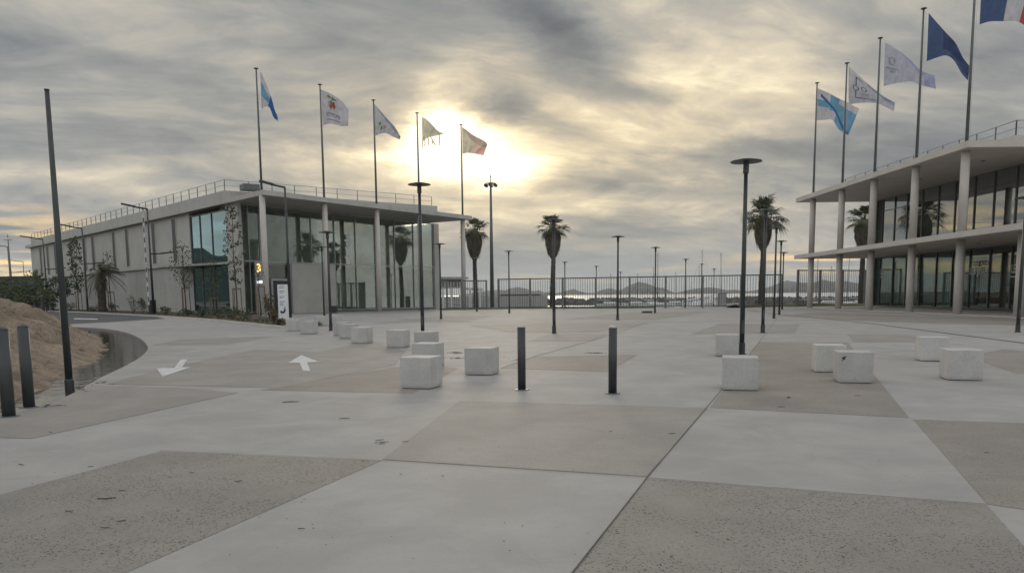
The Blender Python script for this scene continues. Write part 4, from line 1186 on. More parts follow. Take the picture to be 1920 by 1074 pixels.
# floodlight mast
Yf = 98.0; P = at(920, 347, Yf); tpz = at(920, 325, Yf).z
t = thing('floodlight_mast', 'tall floodlight mast with a ring of lamps, right of the sun', 'floodlight mast', (P.x, Yf, -.4))
mb = MB(); mb.tube([V(P.x, Yf, -.4), V(P.x, Yf, 8), V(P.x, Yf, P.z + .3)], [.28, .20, .12], 12); mb.build('pole', metal_grey, t, smooth=True)
mb = MB(); mb.tube([V(P.x, Yf, P.z), V(P.x, Yf, tpz)], [.07, .01], 8); mb.lathe((P.x, Yf, tpz - .5), [(.01, .3), (.10, .05), (.02, -.05)], 8); mb.build('spike', metal_grey, t)
mb = MB()
for k in range(16):
    a0, a1 = 2 * math.pi * k / 16, 2 * math.pi * (k + 1) / 16
    mb.bar(V(P.x + .62 * math.cos(a0), Yf + .62 * math.sin(a0), P.z + .18), V(P.x + .62 * math.cos(a1), Yf + .62 * math.sin(a1), P.z + .18), .06, .06)
for k in range(4):
    a = math.pi / 4 + k * math.pi / 2; mb.bar(V(P.x, Yf, P.z + .18), V(P.x + .62 * math.cos(a), Yf + .62 * math.sin(a), P.z + .18), .05, .05)
ring = mb.build('lamp_ring', metal_dark, t)
for k in range(6):
    a = k * math.pi / 3 + .35; c = V(P.x + .68 * math.cos(a), Yf + .68 * math.sin(a), P.z - .22)
    mb = MB(); mb.box(c, .34, .26, .34, a + .3); mb.build('floodlight', metal_dark, ring, bevel=.03)
# umbrella-headed far mast
P = at(15, 449, 175)
t = thing('floodlight_mast', 'far mast with an umbrella shaped head at the left picture edge', 'floodlight mast', (P.x, 175, 0))
mb = MB(); mb.tube([V(P.x, 175, 0), V(P.x, 175, P.z + 1.1)], [.25, .08], 8); mb.build('pole', metal_grey, t)
mb = MB(); mb.lathe((P.x, 175, P.z), [(1.0, -.12), (.98, -.02), (.5, .22), (.08, .32)], 14); mb.build('lamp_head', metal_pale, t)

# ================================================================== CUBES, BOLLARDS
RZ = R(-17); fwd = V(math.sin(R(17)), math.cos(R(17)), 0)
CUBES = [
    (779, 729, 'front left concrete cube, the largest one left of the bollards'), (794, 690, 'concrete cube half hidden behind the front left cube'),
    (895.5, 703.5, 'concrete cube nearest to the two central bollards, on their left'), (740, 652, 'concrete cube left of the sunlit lamp pole'),
    (793, 657, 'concrete cube right behind the sunlit lamp pole'), (672, 644, 'concrete cube at the right end of the overlapping row of three'),
    (648, 635, 'middle cube of the overlapping row of three'), (637, 629.5, 'last cube, leftmost of the overlapping row of three'),
    (573.5, 626.5, 'concrete cube on the right of the pair beside the white sign'), (546, 621, 'concrete cube touching the foot of the white sign'),
    (597, 611, 'far concrete cube left of the short lamp pole'), (625, 609, 'far concrete cube behind the short lamp pole'),
    (1362, 668, 'concrete cube behind the tall right lamp pole'), (1386, 732.5, 'concrete cube in front of the tall right lamp pole'),
    (1555, 698.5, 'rear cube of the middle right pair'), (1602, 718.5, 'concrete cube with a dark stain at its top corner'),
    (1751, 677.5, 'rear cube of the far right pair'), (1808, 713.5, 'front cube of the far right pair, with a lit left side'),
]
cm = MB(); cm.box((0, 0, .012), .56, .56, .53)
proto = cm.build('concrete_cube', cube_mat, None, bevel=.009)
random.seed(5)
for i, (x, y, lab) in enumerate(CUBES):
    o = proto
    if i: o = proto.copy(); col.objects.link(o)
    p = G(x, y) + fwd * .28
    o.location = (p.x, p.y, 0); o.rotation_euler = (0, 0, RZ + random.uniform(-.03, .03) + (R(4) if x > 1300 else 0))
    tag(o, lab, 'concrete seat', 'concrete cube seats on the plaza')
    if 'stain' in lab: stain_cube = o
# recessed dark foot under every cube is the 12 mm gap; stain on one corner
mb = MB(); sm = mat('stain', (.06, .055, .05), .8, var=.4, scale=20)
m3 = Matrix.Rotation(stain_cube.rotation_euler.z, 4, 'Z')
for dx_, dz_, r_ in ((-.215, .44, .028), (-.19, .46, .018), (-.235, .40, .012), (-.205, .425, .02)):
    P = [stain_cube.location + m3 @ V(dx_ + r_ * (1 + .3 * math.sin(3 * k)) * math.cos(k * .628), -.2815, dz_ + r_ * .8 * math.sin(k * .628)) for k in range(10)]
    mb.add(P, [tuple(range(10))])
so = mb.build('stain', sm, None); so.parent = stain_cube; so.matrix_parent_inverse = (Matrix.Translation(stain_cube.location) @ m3).inverted()

def bollard(px, py, ptop, dia, lab, light):
    b = G(px, py); H = onplane(px, ptop, b, V(0, 1, 0)).z
    t = thing('bollard', lab, 'bollard', b, 'dark round bollards')
    mb = MB(); mb.lathe((b.x, b.y, 0), [(dia / 2, 0), (dia / 2, H - .05)], 28); o = mb.build('post', metal_dark if light else metal_char, t)
    for pp in o.data.polygons: pp.use_smooth = abs(pp.normal.z) < .5
    mb = MB(); mb.lathe((b.x, b.y, H - .049), [(dia / 2 - .004, 0), (dia / 2 - .004, .012), (dia / 2 - .02, .028), (.005, .048)], 28); mb.build('cap', metal_pale if light else metal_char, t)
    mb = MB(); mb.lathe((b.x, b.y, .001), [(dia / 2 + .055, 0), (dia / 2 + .05, .012), (dia / 2 + .003, .016)], 28); mb.build('base_plate', metal_grey, t)
bollard(978.5, 731, 608, .135, 'dark bollard on the left of the two in the middle of the plaza', True)
bollard(1148.5, 738, 608.5, .135, 'dark bollard on the right of the two in the middle of the plaza', True)
bollard(17, 781, 612, .165, 'thick dark bollard at the left picture edge, the nearer one', False)
bollard(55, 764, 607, .155, 'thick dark bollard between the picture edge and the tall bare pole', False)
# hatch, sign, bin, small posts
p = G(1213, 586.5); t = thing('floor_box', 'low dark service box on the paving near the fence', 'service box', p)
mb = MB(); mb.box(p, .78, .5, .13, .1); mb.build('housing', metal_dark, t, bevel=.02); mb = MB(); mb.box((p.x, p.y, .133), .70, .42, .02, .1); mb.build('lid', metal_grey, t)
p = G(533, 610.5); ry = R(-24)
t = thing('totem_sign', 'white slab sign with blue hook symbol beside the planting bed', 'sign', p)
mb = MB(); mb.box(p, .60, .16, 2.28, ry); mb.build('panel', sign_white, t, bevel=.008)
ex = V(math.cos(ry), math.sin(ry), 0); ny = V(math.sin(ry), -math.cos(ry), 0); o0 = p + ny * .083
for z, ws in ((2.18, .36), (2.10, .30), (1.92, .34), (1.84, .26), (1.62, .36), (1.54, .22), (1.34, .38), (1.24, .20), (1.17, .26)):
    mb = MB(); mb.bar(o0 + ex * -.18 + V(0, 0, z), o0 + ex * (-.18 + ws) + V(0, 0, z), .004, .035)
    mb.build('text_line', mat('sign_grey', (.20, .21, .26), .5), t)
mb = MB(); pts = [(.17, 1.06), (.17, .92), (.15, .82), (.08, .75), (-.02, .73), (-.10, .76), (-.15, .82)]
for a, b in zip(pts[:-1], pts[1:]): mb.bar(o0 + ex * a[0] + V(0, 0, a[1]), o0 + ex * b[0] + V(0, 0, b[1]), .005, .12)
mb.build('hook_symbol', sign_blue, t)
p = G(624, 586.5); t = thing('litter_bin', 'dark bin with a sloping lid before the glazed front', 'bin', p)
mb = MB(); mb.box(p, .85, .7, .62); mb.build('body', metal_dark, t, bevel=.03)
mb = MB(); mb.prism([(p.x - .45, p.y - .36), (p.x + .45, p.y - .36), (p.x + .45, p.y + .36), (p.x - .45, p.y + .36)], .622, .70); mb.build('lid', metal_grey, t)
p = G(116, 604); t = thing('marker_post', 'slim pale post behind the tall bare pole', 'post', p)
mb = MB(); mb.tube([p, p + V(0, 0, 1.6)], .09, 10); mb.build('post', metal_pale, t); mb = MB(); mb.lathe(p + V(0, 0, 1.601), [(.1, 0), (.02, .06)], 10); mb.build('cap', metal_grey, t)
p = G(82, 596); t = thing('marker_post', 'short dark post by the road, left of the tall bare pole', 'post', p)
mb = MB(); mb.tube([p, p + V(0, 0, 1.9)], .13, 10); mb.build('post', metal_dark, t); mb = MB(); mb.lathe(p + V(0, 0, 1.901), [(.16, 0), (.02, .08)], 10); mb.build('cap', metal_grey, t)

# ================================================================== FENCE
fence_m = mat('fence_metal', (.045, .05, .05), .6, .0, var=.15, scale=3)
post_m = mat('fence_post', (.15, .155, .15), .6, var=.15, scale=3)
def fence(p0, p1, pxs, H, label, post_w=.20, step=.27):
    d = (p1 - p0); L_ = d.length; d = d / L_; nrm = V(-d.y, d.x, 0)
    t = thing('metal_fence', label, 'fence', p0)
    fr = []
    for px in pxs:
        P = onplane(px, 550, p0, nrm); fr.append((P - p0).dot(d))
    for s_ in fr:
        q_ = p0 + d * s_; mb = MB(); mb.box((q_.x, q_.y, q_.z - .02), post_w, post_w, H + .05, math.atan2(d.y, d.x)); mb.build('post', post_m, t)
    for a, b in zip(fr[:-1], fr[1:]):
        mb = MB(); A, B = p0 + d * (a + post_w / 2 + .003), p0 + d * (b - post_w / 2 - .003)
        mb.bar(A + V(0, 0, H - .05), B + V(0, 0, H - .05), .07, .11); mb.bar(A + V(0, 0, .18), B + V(0, 0, .18), .06, .07)
        k = max(2, int((b - a) / step))
        for i in range(1, k):
            q_ = A + (B - A) * i / k; mb.box((q_.x, q_.y, q_.z + .215), .035, .035, H - .32)
        mb.build('fence_panel', fence_m, t)
    return t
fa, fb = G(935, 579), G(1466, 576.5)
fence(fa, fb, (935, 994, 1055, 1117, 1180.5, 1248, 1317.5, 1389, 1466), 3.35, 'long fence of upright bars along the waterfront')
fa, fb = G(825, 580.5), G(912.5, 579.5)
fence(fa, fb, (838, 866, 892, 912), 3.2, 'short fence of upright bars between the left building and the floodlight mast')
fa, fb = G(1495, 575), G(1622, 572.5)
fence(fa, fb, (1495.5, 1537, 1579, 1621), 3.85, 'short fence of upright bars seen under the right canopy')

# ================================================================== HARBOUR BEYOND THE FENCE
A = at(822, 540, 118); B = at(869, 540, 121); A.z = B.z = 0
t = thing('harbour_shelter', 'flat roofed shelter on white posts right of the left building', 'shelter', A)
d = (B - A).normalized(); n_ = V(-d.y, d.x, 0)
zb = at(845, 540, 119).z; zt2 = at(845, 519, 119).z
mb = MB(); mb.prism([xy(A), xy(B), xy(B + n_ * 6), xy(A + n_ * 6)], zb, zt2 - .35); mb.build('upper_wall', wall_mat, t)
mb = MB(); mb.prism([xy(A - d * .4 - n_ * .5), xy(B + d * .6 - n_ * .5), xy(B + d * .6 + n_ * 6.4), xy(A - d * .4 + n_ * 6.4)], zt2 - .348, zt2); mb.build('roof', wall_dark, t)
mb = MB()
for i in range(7):
    q_ = A + d * (.3 + i * .58) - n_ * .03; mb.box((q_.x, q_.y, zb + .2), .18, .05, zt2 - zb - .8, math.atan2(d.y, d.x))
mb.build('wall_ribs', metal_grey, t)
for px in (831, 847, 865, 881.5, 900):
    P = at(px, 560, 117.5); mb = MB(); mb.box((P.x, P.y, -.4), .30, .30, zb + .38, .2); mb.build('post', sign_white, t)
mb = MB(); q0, q1 = at(869.5, 541, 119), at(905, 543, 119); mb.bar(q0, q1, 1.2, .25); mb.build('side_canopy', wall_dark, t)
mb = MB()
P0, P1 = at(829, 564, 112), at(890, 572, 110)
t = thing('guard_rail', 'white sloping guard rail beside the harbour shelter', 'railing', (P0.x, P0.y, -.3))
for dz_ in (0, -.55): mb.bar(P0 + V(0, 0, dz_), P1 + V(0, 0, dz_), .06, .12)
mb.build('rail', sign_white, t)
mb = MB()
for i in range(5):
    q_ = P0 + (P1 - P0) * i / 4; mb.box((q_.x, q_.y, -.4), .08, .08, q_.z + .4)
mb.build('posts', metal_pale, t)
# harbour hall and low wall
P0, P1 = at(938, 552, 170), at(1012, 553, 172)
t = thing('harbour_hall', 'long low grey hall behind the left end of the fence', 'building', (P0.x, P0.y, -.4))
zt2 = P0.z
mb = MB(); mb.prism([xy(P0), xy(P1), (P1.x + 1, P1.y + 12), (P0.x + 1, P0.y + 12)], -3.0, zt2); mb.build('wall', metal_grey, t)
mb = MB(); mb.prism([(P0.x - .3, P0.y - .3), (P1.x + .3, P1.y - .3), (P1.x + 1.3, P1.y + 12.3), (P0.x + .7, P0.y + 12.3)], zt2 + .003, zt2 + .25); mb.build('roof', metal_pale, t)
mb = MB()
for i in range(6):
    q_ = P0 + (P1 - P0) * (i + .5) / 6; mb.box((q_.x, q_.y - .03, -1.2), .9, .04, .9)
mb.build('window', interior_dark, t)
mb = MB(); P0, P1 = at(780, 560, 150), at(940, 560, 150); mb.prism([(P0.x, 150), (P1.x + 9, 151), (P1.x + 9, 156), (P0.x, 156)], -3.0, at(850, 556, 150).z)
tag(mb.build('quay_wall', wall_dark), 'low grey quay wall behind the harbour shelter', 'wall')
# gangway to the pontoons
P0, P1 = at(1282, 577, 105), at(1341, 564, 120)
t = thing('gangway', 'white truss gangway sloping behind the fence', 'gangway', P0)
mb = MB(); mb.bar(P0, P1, 1.6, .12); mb.build('deck', metal_pale, t)
for sgn in (-.8, .8):
    dn = V(0, sgn, 0); mb = MB()
    mb.bar(P0 + dn + V(0, 0, .95), P1 + dn + V(0, 0, .95), .10, .10)
    for i in range(13):
        q_ = P0 + (P1 - P0) * i / 12 + dn; q2_ = P0 + (P1 - P0) * min(i + 1, 12) / 12 + dn
        mb.bar(q_, q_ + V(0, 0, .9), .07, .07)
        if i < 12: mb.bar(q_ + V(0, 0, .05), q2_ + V(0, 0, .9), .06, .06)
    mb.build('rail', sign_white, t)
P = at(1353, 576, 100)
t = thing('control_cabinet', 'grey upright cabinet at the head of the gangway', 'cabinet', (P.x, P.y, -.4))
mb = MB(); mb.box((P.x, P.y, -.4), .95, .7, 1.9); mb.build('housing', metal_grey, t, bevel=.03)
mb = MB(); mb.box((P.x, P.y - .36, -.3), .8, .03, 1.7); mb.build('door', metal_pale, t)
# sailing boats
def boat(px, ptop, Yb, lab, lean=0.0, hl=9.0):
    P = at(px, 560, Yb); T = at(px + lean, ptop, Yb); z = -2.5
    t = thing('sailing_boat', lab, 'boat', (P.x, Yb, z), 'sailing boats moored beyond the fence')
    mb = MB(); vs = []; fs = []; n = 10
    for i in range(n + 1):
        s_ = i / n; w = 1.35 * (math.sin(min(s_ * 1.15 + .28, 1.57)) if s_ < .6 else math.cos((s_ - .6) / .4 * 1.5)); x = P.x - hl / 2 + hl * s_
        w = max(w, .04); h = 1.05 + .25 * s_
        vs += [(x, Yb - w, z + h), (x, Yb - w * .6, z - .2), (x, Yb + w * .6, z - .2), (x, Yb + w, z + h)]
    for i in range(n):
        for k in range(4): fs.append((i * 4 + k, (i + 1) * 4 + k, (i + 1) * 4 + (k + 1) % 4, i * 4 + (k + 1) % 4))
    fs += [(0, 1, 2, 3), (n * 4 + 3, n * 4 + 2, n * 4 + 1, n * 4)]
    mb.add(vs, fs); mb.build('hull', hull_white, t)
    mb = MB(); mb.box((P.x - .3, Yb, z + 1.0), 3.2, 1.6, .55); mb.build('cabin', sign_white, t, bevel=.1)
    mb = MB(); mb.tube([V(P.x, Yb, z + 1), V(T.x, Yb, T.z)], [.10, .06], 8); ms = mb.build('mast', metal_grey, t)
    mb = MB(); mb.tube([V(P.x, Yb, z + 2.1), V(P.x - 3.6, Yb, z + 2.2)], .11, 8); mb.build('boom', metal_pale, t)
    mb = MB(); tt = V(T.x, Yb, T.z); mb.tube([tt, V(P.x + hl * .48, Yb, z + 1.2)], .012, 4); mb.tube([tt, V(P.x - hl * .48, Yb, z + 1.1)], .012, 4); mb.build('stays', metal_grey, ms)
boat(1233.5, 473, 205, 'sailing boat whose mast rises right of the lamp by the floor box')
boat(1225.5, 501, 230, 'sailing boat with a short mast left of the lamp by the floor box')
boat(1316.5, 468, 215, 'sailing boat whose mast top shows over a far lamp')
boat(1311, 498, 235, 'sailing boat with a short mast left of a fence post')
boat(1352, 474, 200, 'sailing boat with a tall mast right of the gangway')
boat(1267, 510, 240, 'small sailing boat between the two masts over the fence')
boat(1145, 513, 235, 'small sailing boat left of the tallest fence lamp')
boat(1195, 512, 240, 'small sailing boat in front of the largest island')
boat(1530, 484, 190, 'sailing boat with its mast leaning right under the far canopy corner', 4)
boat(1556, 498, 215, 'sailing boat with a short leaning mast between the canopy columns', 3)
boat(1588, 480, 190, 'sailing boat with its mast leaning right beside the second canopy column', 5)
boat(1618, 494, 210, 'sailing boat seen beside the corner pier of the pavilion', 3)

# ================================================================== PALMS
def fan_frond(mb, o, a, e, Lp, Lb, rnd):
    d = V(math.cos(a) * math.cos(e), math.sin(a) * math.cos(e), math.sin(e))
    h = d + V(0, 0, -.18)
    tip = o + d * Lp * .6; c = tip + h.normalized() * Lp * .4
    mb.tube([o, tip, c], [.03, .022, .016], 4, cap=False)
    h.normalize(); sd = h.cross(V(0, 0, 1)); sd = sd.normalized() if sd.length > .05 else V(1, 0, 0); upv = sd.cross(h)
    nb = 15
    for k in range(nb):
        g = R(-78 + 156 * k / (nb - 1)) + rnd.uniform(-.06, .06)
        bd = h * math.cos(g) + sd * math.sin(g); ll = Lb * (.62 + .38 * math.cos(g)) * rnd.uniform(.85, 1.1)
        w = upv.cross(bd).normalized() * .045
        p1 = c + bd * ll * .55 + upv * .04; p2 = c + bd * ll - V(0, 0, ll * rnd.uniform(.18, .5)) 
        mb.add([c - w * .3, c + w * .3, p1 + w, p1 - w, p2], [(0, 1, 2, 3), (3, 2, 4)])
def fan_palm(seed, scale_crown=1.0, fronds=36):
    rnd = random.Random(seed)
    t = thing('palm_tree', 'palm', 'palm', (0, 0, 0), 'tall fan palms by the waterfront')
    mb = MB(); P, rr = [], []
    for i in range(26):
        z = 9.2 * i / 25; P.append((.06 * math.sin(z * .5 + seed), .05 * math.cos(z * .4), z)); rr.append((.30 - .012 * z) * (1 + (.05 if i % 2 else -.03)) + (.08 if i == 0 else 0))
    mb.tube(P, rr, 12); mb.build('trunk', bark, t)
    mb = MB(); vs = []; n = 26
    prof = [(.30, 5.9), (.52, 6.25), (.80, 6.8), (1.0, 7.5), (1.04, 8.1), (.88, 8.7), (.55, 9.15), (.2, 9.35)]
    for r_, z in prof:
        for k in range(n):
            a = 2 * math.pi * k / n; rr_ = .80 * r_ * (1 + rnd.uniform(-.14, .14)); vs.append((rr_ * math.cos(a), rr_ * math.sin(a), z + rnd.uniform(-.12, .12)))
    fs = [(i * n + k, i * n + (k + 1) % n, (i + 1) * n + (k + 1) % n, (i + 1) * n + k) for i in range(len(prof) - 1) for k in range(n)]
    mb.add(vs, fs)
    for _ in range(560):                                   # hanging dead blades
        z = rnd.uniform(6.5, 9.0); a = rnd.uniform(0, 6.283)
        r_ = 0
        for (r0, z0), (r1, z1) in zip(prof[:-1], prof[1:]):
            if z0 <= z <= z1: r_ = r0 + (r1 - r0) * (z - z0) / (z1 - z0)
        l = rnd.uniform(.35, .8); r_ *= .80; r2 = max(.28, r_ - l * .24 + rnd.uniform(-.05, .16)); w = .035
        c_, s_ = math.cos(a), math.sin(a); px_, py_ = -s_ * w, c_ * w
        mb.add([(r_ * c_ * 1.04 - px_, r_ * s_ * 1.04 - py_, z), (r_ * c_ * 1.04 + px_, r_ * s_ * 1.04 + py_, z), (r2 * c_ * 1.06, r2 * s_ * 1.06, z - l)], [(0, 1, 2)])
    mb.build('dead_frond_skirt', frond_dead, t)
    mb = MB()
    for k in range(fronds):
        e = R(rnd.choice([78, 58, 42, 28, 14, 0, -14, -26]) + rnd.uniform(-8, 8)); a = k * 2.39996 + rnd.uniform(-.2, .2)
        fan_frond(mb, V(.06 * math.cos(a), .06 * math.sin(a), 9.05 + rnd.uniform(0, .25)), a, e, rnd.uniform(.9, 1.6) * scale_crown, rnd.uniform(1.05, 1.45) * scale_crown, rnd)
    mb.build('crown', frond, t)
    return t
def place_palm(t, px, ptop, Yp, z0, lab, rz, H0=10.6, wide=1.0):
    P = at(px, ptop, Yp); s_ = (P.z - z0) / H0
    t.location = (P.x, Yp, z0); t.scale = (s_ * wide, s_ * wide, s_); t.rotation_euler = (0, 0, rz); t['label'] = lab
pa_ = fan_palm(1, .80); place_palm(pa_, 889, 412, 100, -.4, 'fan palm with a brown skirt beside the left canopy tip', .4, 10.5, 1.0)
pb2 = dup(pa_, (0, 0, 0)); place_palm(pb2, 1036.5, 406, 94, -.4, 'fan palm left of the fence middle, with a lamp before its trunk', 2.1, 10.5, 1.05)
pc_ = fan_palm(5, 1.0, 54); place_palm(pc_, 1432.5, 374, 84, -.2, 'bushy dark fan palm near the right end of the fence', 1.0, 11.0, 1.02)
pd_ = dup(pa_, (0, 0, 0)); place_palm(pd_, 1622, 380, 90, -.4, 'fan palm seen through the upper storey of the right canopy', 3.6, 11.0, 1.05)

# windblown feather palm by the left building
def wallspot(px, out): 
    p = onplane(px, 560, B0 - nu * out, nu); p.z = 0; return p
p = wallspot(191, 4.0); rnd = random.Random(4)
t = thing('palm_tree', 'shaggy drooping palm leaning in the wind before the left wall', 'palm', p)
hc = onplane(192, 512, p, V(0, 1, 0)).z
mb = MB(); mb.tube([p + V(.02 * math.sin(i * 2), 0, hc * i / 12) for i in range(13)], [.42 + .05 * (i % 2) + (.1 if i < 2 else 0) for i in range(13)], 12); mb.build('trunk', bark, t)
mb = MB(); top = p + V(0, 0, hc)
for k in range(26):
    a = k * 2.4; e = R(rnd.choice([70, 55, 35, 15, -5])); L_ = rnd.uniform(2.2, 3.2)
    d = V(math.cos(a) * math.cos(e) + .25, math.sin(a) * math.cos(e), math.sin(e)).normalized()
    spine = []
    for i in range(9):
        s_ = i / 8; spine.append(top + d * L_ * s_ - V(0, 0, L_ * (.55 if e > .6 else .85) * s_ ** 2.2) + V(.35 * s_ * s_, 0, 0))
    mb.tube(spine, [.03] * 8 + [.008], 4, cap=False)
    for i in range(1, 9):
        for s2 in (-1, 1):
            for j in range(3):
                q_ = spine[i - 1] + (spine[i] - spine[i - 1]) * (j / 3); dr_ = (spine[i] - spine[i - 1]).normalized(); sd = dr_.cross(V(0, 0, 1)); sd = sd.normalized() if sd.length > .1 else V(1, 0, 0)
                l = .62 * math.sin(min(1, i / 3) * 1.5) * rnd.uniform(.7, 1.1); e_ = q_ + sd * s2 * l * .7 + dr_ * l * .5 - V(0, 0, l * .55)
                mb.add([q_ - dr_ * .03, q_ + dr_ * .03, e_], [(0, 1, 2)])
mb.build('crown', frond, t)
mb = MB()
for k in range(60):
    a = rnd.uniform(0, 6.28); r_ = .45; z = hc - rnd.uniform(0, 1.4); l = rnd.uniform(.8, 2.0)
    q_ = p + V(math.cos(a) * r_, math.sin(a) * r_, z); mb.add([q_ + V(-.05, 0, 0), q_ + V(.05, 0, 0), q_ + V(math.cos(a) * .7 * rnd.random(), math.sin(a) * .5, -l)], [(0, 1, 2)])
mb.build('dead_fronds', frond_dead, t)

# ================================================================== YOUNG TREES, SHRUBS
def leafcloud(mb, c, rx, rz, n, size, rnd):
    for _ in range(n):
        while True:
            q_ = V(rnd.uniform(-1, 1), rnd.uniform(-1, 1), rnd.uniform(-1, 1))
            if q_.length < 1: break
        q_ = c + V(q_.x * rx, q_.y * rx, q_.z * rz); s_ = size * rnd.uniform(.6, 1.3)
        a = V(rnd.gauss(0, 1), rnd.gauss(0, 1), rnd.gauss(0, 1)).normalized(); b = a.orthogonal().normalized(); b = (b + a.cross(b) * rnd.uniform(-1, 1)).normalized()
        mb.add([q_ - a * s_, q_ + b * s_ * .55, q_ + a * s_, q_ - b * s_ * .55], [(0, 1, 2, 3)])
def sapling(p, H, zlo, rx, lab, seed, clumps, leaves=26, size=.11, stakes=True, m=None, sh=1.9, name='young_tree'):
    rnd = random.Random(seed)
    t = thing(name, lab, 'tree', p)
    mb = MB(); mb.tube([p + V(.05 * math.sin(i), .04 * math.cos(i * 1.3), H * .95 * i / 8) for i in range(9)], [.07 * (1 - .1 * i) for i in range(9)], 7)
    cs = []
    for k in range(clumps):
        f_ = (k + .5) / clumps; z = zlo + (H - zlo) * f_; rr_ = rx * (math.sin(f_ * 2.6 + .4)) * rnd.uniform(.5, 1.0); a = k * 2.4 + rnd.uniform(-.5, .5)
        c = p + V(rr_ * math.cos(a), rr_ * math.sin(a), z); cs.append(c)
        mb.tube([p + V(0, 0, max(.6, z - rr_ * .9 - .25)), c], [.022, .008], 4, cap=False)
    mb.build('trunk', bark, t)
    mb = MB()
    for c in cs: leafcloud(mb, c, rx * rnd.uniform(.30, .52), rnd.uniform(.22, .5), leaves, size, rnd)
    mb.build('crown', m or leaf, t)
    if stakes:
        for k in range(3):
            a = k * 2.094 + .5; b = p + V(.45 * math.cos(a), .45 * math.sin(a), 0); mb = MB(); mb.tube([b, b + V(-.05 * math.cos(a), -.05 * math.sin(a), sh)], .045, 6); mb.build('stake', wood, t)
        mb = MB()
        for k in range(3):
            a, a1 = k * 2.094 + .5, (k + 1) * 2.094 + .5
            mb.bar(p + V(.41 * math.cos(a), .41 * math.sin(a), sh - .06), p + V(.41 * math.cos(a1), .41 * math.sin(a1), sh - .06), .03, .10)
        mb.build('stake_rail', wood, t)
    return t
def zat(px, py, p): return onplane(px, py, p, V(0, 1, 0)).z
p = wallspot(146, 3.2); sapling(p, zat(146, 446, p), zat(146, 545, p), 1.0, 'slim leafy young tree between the tall bare pole and the shaggy palm', 1, 30, 20, .16, sh=2.6)
p = wallspot(347, 3.2); sapling(p, zat(345, 458, p), zat(345, 535, p), 1.35, 'young round headed tree with stakes left of the mirrored windows', 2, 34, 15, .09, m=leaf_lt, sh=2.6)
p = wallspot(443, 2.2); sapling(p, zat(436, 385, p), zat(436, 530, p), .95, 'tall slim young tree at the corner of the glazed front', 3, 22, 18, .13, sh=2.4)
p = wallspot(487, 3.0); sapling(p, zat(487, 500, p), zat(487, 530, p), .4, 'nearly bare staked sapling below the lit number', 8, 6, 10, .08, sh=2.5)
p = wallspot(399, 2.2); sapling(p, zat(397, 490, p), zat(397, 552, p), 1.0, 'thin staked sapling before the mirrored windows', 5, 18, 16, .09, m=leaf_lt, sh=1.6)
p = wallspot(207, 3.0); sapling(p, zat(207, 470, p), zat(207, 520, p), .8, 'wispy staked tree right of the shaggy palm', 6, 14, 12, .09, m=leaf_lt, sh=2.4)
p = wallspot(112, 4.0); sapling(p, zat(112, 520, p), zat(112, 556, p), 1.9, 'low dark spreading tree left of the slim leafy tree', 9, 26, 40, .16, stakes=False)
for i, (px, pt, Yt, rx, lab) in enumerate([(64, 508, 112, 1.7, 'dark bushy tree at the far corner of the left building'), (40, 538, 112, 1.9, 'dark rounded tree before the boundary wall'),
        (12, 526, 108, 2.2, 'dark tree at the left picture edge above the mound'), (-14, 520, 110, 2.2, 'dark tree cut by the left picture edge'), (84, 545, 100, 1.5, 'low dark bush tree under the far road lamp')]):
    P = at(px, pt, Yt); sapling(V(P.x, Yt, 0), P.z, .9, rx, lab, 20 + i, 30, 26, .15, stakes=False, m=leaf_lt, name='dark_tree')
P0, P1 = at(-60, 506, 128), at(60, 514.5, 128)
mb = MB(); mb.prism([(P0.x, 128), (P1.x + 4, 128), (P1.x + 4, 129), (P0.x, 129)], 0, P1.z - .25)
wl_ = mb.build('boundary_wall', interior_dark); tag(wl_, 'dark boundary wall behind the far left trees', 'wall')
# planting bed
kerb_px = [(60, 583), (150, 586), (292, 593.5), (400, 601.5), (500, 612.5), (532, 615.5)]
kp = [G(x, y) for x, y in kerb_px]
mb = MB(); mb.prism([xy(k) for k in kp] + [xy(G(546, 611)), xy(G(549, 603)), xy(B0 - nu * .05 + v * .5), xy(B0 - nu * .03), xy(B1 - nu * .03)], .005, .10)
bed = mb.build('planting_bed', mulch); struct(bed)
mb = MB()
for a, b in zip(kp[:-1], kp[1:]): mb.bar(a + V(0, 0, .065), b + V(0, 0, .065), .16, .125)
mb.bar(kp[-1] + V(0, 0, .065), G(546, 611) + V(0, 0, .065), .16, .125)
struct(mb.build('kerb', pale_mat))
rnd = random.Random(12)
shl = ['low shrub under the double armed lamp at the far wall', 'dark shrub at the foot of the slim leafy tree', 'low shrub left of the shaggy palm', 'small shrub at the right foot of the shaggy palm',
       'round dark shrub left of the barrier', 'thin shrub behind the barrier cabinet', 'low shrub right of the barrier cabinet', 'low shrub below the round headed tree', 'shrub under the left mirrored window',
       'shrub under the right mirrored window', 'shrub in front of the corner pier', 'shrub at the foot of the corner tree', 'brown shrub left of the white sign', 'largest shrub beside the near canopy column', 'dry low shrub at the tip of the bed']
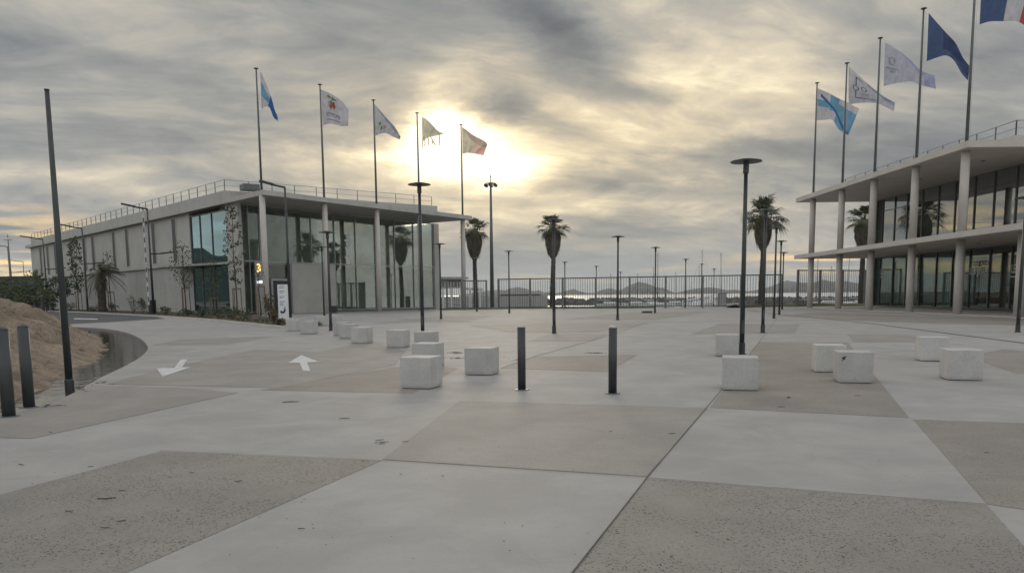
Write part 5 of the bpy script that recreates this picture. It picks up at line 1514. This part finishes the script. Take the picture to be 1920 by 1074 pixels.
shp = [(100, 584, 1.0, .7), (132, 585, 1.3, .8), (176, 587, 1.0, .8), (212, 589, 1.2, .7), (250, 590, 1.9, 1.0), (268, 591, 1.6, .5), (310, 593, .8, .7), (352, 595, .7, .8), (380, 597, .8, .7), (410, 599, .7, .8), (436, 602, .9, .7), (456, 605, .8, .7), (516, 610, .9, .4), (506, 604, 1.9, .5), (528, 612.5, .4, .5)]
for (px, py, h, r_), lab in zip(shp, shl):
    p = G(px, py); p.z = .08
    t = thing('shrub', lab, 'shrub', p, 'shrubs in the planting bed')
    mb = MB()
    for k in range(7): 
        a = k * .9; mb.tube([p, p + V(r_ * .5 * math.cos(a), r_ * .5 * math.sin(a), h * rnd.uniform(.5, .9))], [.015, .006], 4, cap=False)
    mb.build('stems', bark, t)
    mb = MB()
    for k in range(7): leafcloud(mb, p + V(rnd.uniform(-.5, .5) * r_, rnd.uniform(-.5, .5) * r_, h * rnd.uniform(.3, .8)), r_ * .4, h * .28, 34, .075, rnd)
    mb.build('leaves', leaf if px < 500 else mat('dry_leaf', (.09, .065, .04), .8, var=.4, scale=4), t)
mb = MB()
for _ in range(900):
    s_ = rnd.random(); i = min(int(s_ * 5), 4); q_ = kp[i] + (kp[i + 1] - kp[i]) * rnd.random() + nu * rnd.uniform(.3, 2.5)
    leafcloud(mb, V(q_.x, q_.y, .16), .18, .10, 3, .06, rnd)
gc = mb.build('ground_cover', leaf); struct(gc, 'stuff')

# ================================================================== SEA AIR
hm = bpy.data.materials.new('haze'); hm.use_nodes = True; ht = hm.node_tree; ht.nodes.clear()
pv = ht.nodes.new('ShaderNodeVolumePrincipled'); pv.inputs['Color'].default_value = (.86, .92, .97, 1); pv.inputs['Density'].default_value = .00011; pv.inputs['Anisotropy'].default_value = .3
ho = ht.nodes.new('ShaderNodeOutputMaterial'); ht.links.new(pv.outputs[0], ho.inputs['Volume'])
mb = MB(); mb.prism([(-8200, -1200), (8200, -1200), (8200, 9200), (-8200, 9200)], -4.2, 130)
struct(mb.build('haze', hm), 'stuff')
